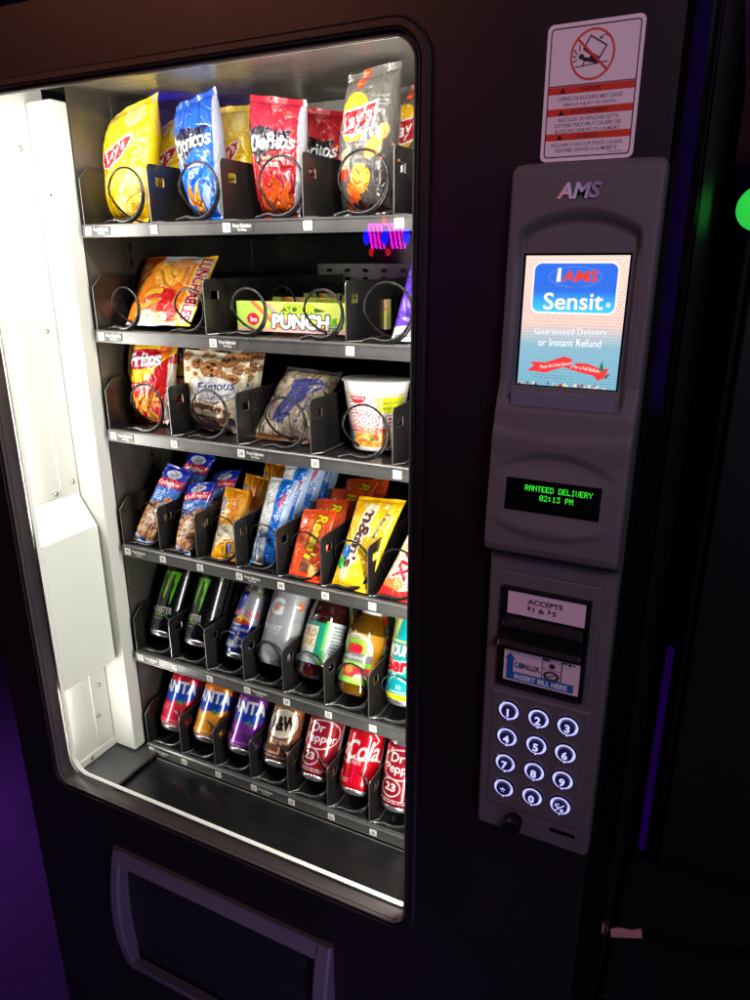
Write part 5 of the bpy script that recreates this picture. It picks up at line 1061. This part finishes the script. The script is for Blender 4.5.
tag(mesh('back_wall', [(-6, -5, FLOOR), (6, -5, FLOOR), (6, -5, 3.4), (-6, -5, 3.4)], [(0, 1, 2, 3)], 'wallm'), kind='structure')

b = MB(); b.tube([(.692, 1.044, -.06), (.692, 1.044, .56)], .0085, 12); tag(b.build('purple_tube_lamp', 'uvs', None, (.692, 1.044, -.06), True), 'dim vertical purple light strip on the wall in the gap right of the machine', 'light strip')  # added glow giving the purple-lit band in the gap, no known fixture
p = mirror_of(712, 0, -2.4)  # added emitter, placed so the hinge trim picks up a purple sheen
b = MB(); b.box(p[0]-.045, p[0]+.045, -2.43, -2.40, .9, 3.2); tag(b.build('purple_lamp', 'uvt', None, (p[0], -2.4, .9)), 'tall narrow purple light panel across the room, glinting in the machine edge trim', 'light panel')
# ================================================================== LIGHTS
def area(name, loc, to, sx, sy, P, c=(1, 1, 1), spread=180):
    l = bpy.data.lights.new(name, 'AREA'); l.shape = 'RECTANGLE'; l.size = sx; l.size_y = sy; l.energy = P; l.color = c; l.spread = math.radians(spread)
    o = bpy.data.objects.new(name, l); col.objects.link(o); o.location = loc
    o.rotation_euler = (Vector(to)-Vector(loc)).to_track_quat('-Z', 'Y').to_euler(); return o
WH = (1, .975, .93)
area('right_led_strip', (.449, .047, 1.13), (-.05, .30, 1.13), .012, 1.0, 6.6, WH)
area('left_led_strip', (-.2385, .041, 1.13), (.30, .24, 1.13), .006, 1.0, 4.2, WH)
area('top_led_strip', (.12, .052, 1.680), (.12, .30, 1.20), .60, .010, 3.4, WH)
area('warm_room_lamp', (-.9, -1.5, 2.7), (-.35, 0, 1.85), .4, .4, 2.8, (1, .33, .13), 60)
area('purple_room_lamp', (1.6, -1.6, 2.3), (.62, 0, 1.35), .6, .6, 2.7, (.84, .66, .96), 75)
area('violet_low_lamp', (1.2, -.9, .25), (.12, 0, .42), .2, .2, .9, (.55, .35, 1), 60)  # added low fill that tints the delivery frame violet
area('purple_floor_lamp', (-1.3, .2, .55), (-.8, .15, FLOOR), .3, .3, 7, (.42, .08, 1))
area('gap_lamp_high', (.66, .96, 2.3), (.66, 1.05, 1.9), .05, .02, .9, (.25, .08, 1))
w = bpy.data.worlds.new('World'); S.world = w; w.use_nodes = True
bg = w.node_tree.nodes['Background']; bg.inputs[0].default_value = (.03, .02, .05, 1); bg.inputs[1].default_value = .12

cam = bpy.data.cameras.new('Camera'); co = bpy.data.objects.new('Camera', cam); col.objects.link(co); S.camera = co
cam.sensor_fit = 'VERTICAL'; cam.sensor_height = 36; cam.sensor_width = 27; cam.lens = FPX*36/1000; cam.clip_start = .02; cam.clip_end = 60
Mx = Matrix(((CR[0], CU[0], -CF[0], CP[0]), (CR[1], CU[1], -CF[1], CP[1]), (CR[2], CU[2], -CF[2], CP[2]), (0, 0, 0, 1))); co.matrix_world = Mx
S.view_settings.view_transform = 'Standard'; S.view_settings.look = 'None'; S.view_settings.exposure = 0; S.view_settings.gamma = 1
S.render.engine = 'CYCLES'; S.cycles.max_bounces = 7; S.cycles.transparent_max_bounces = 8; S.cycles.sample_clamp_indirect = 30; S.cycles.caustics_reflective = False; S.cycles.caustics_refractive = False
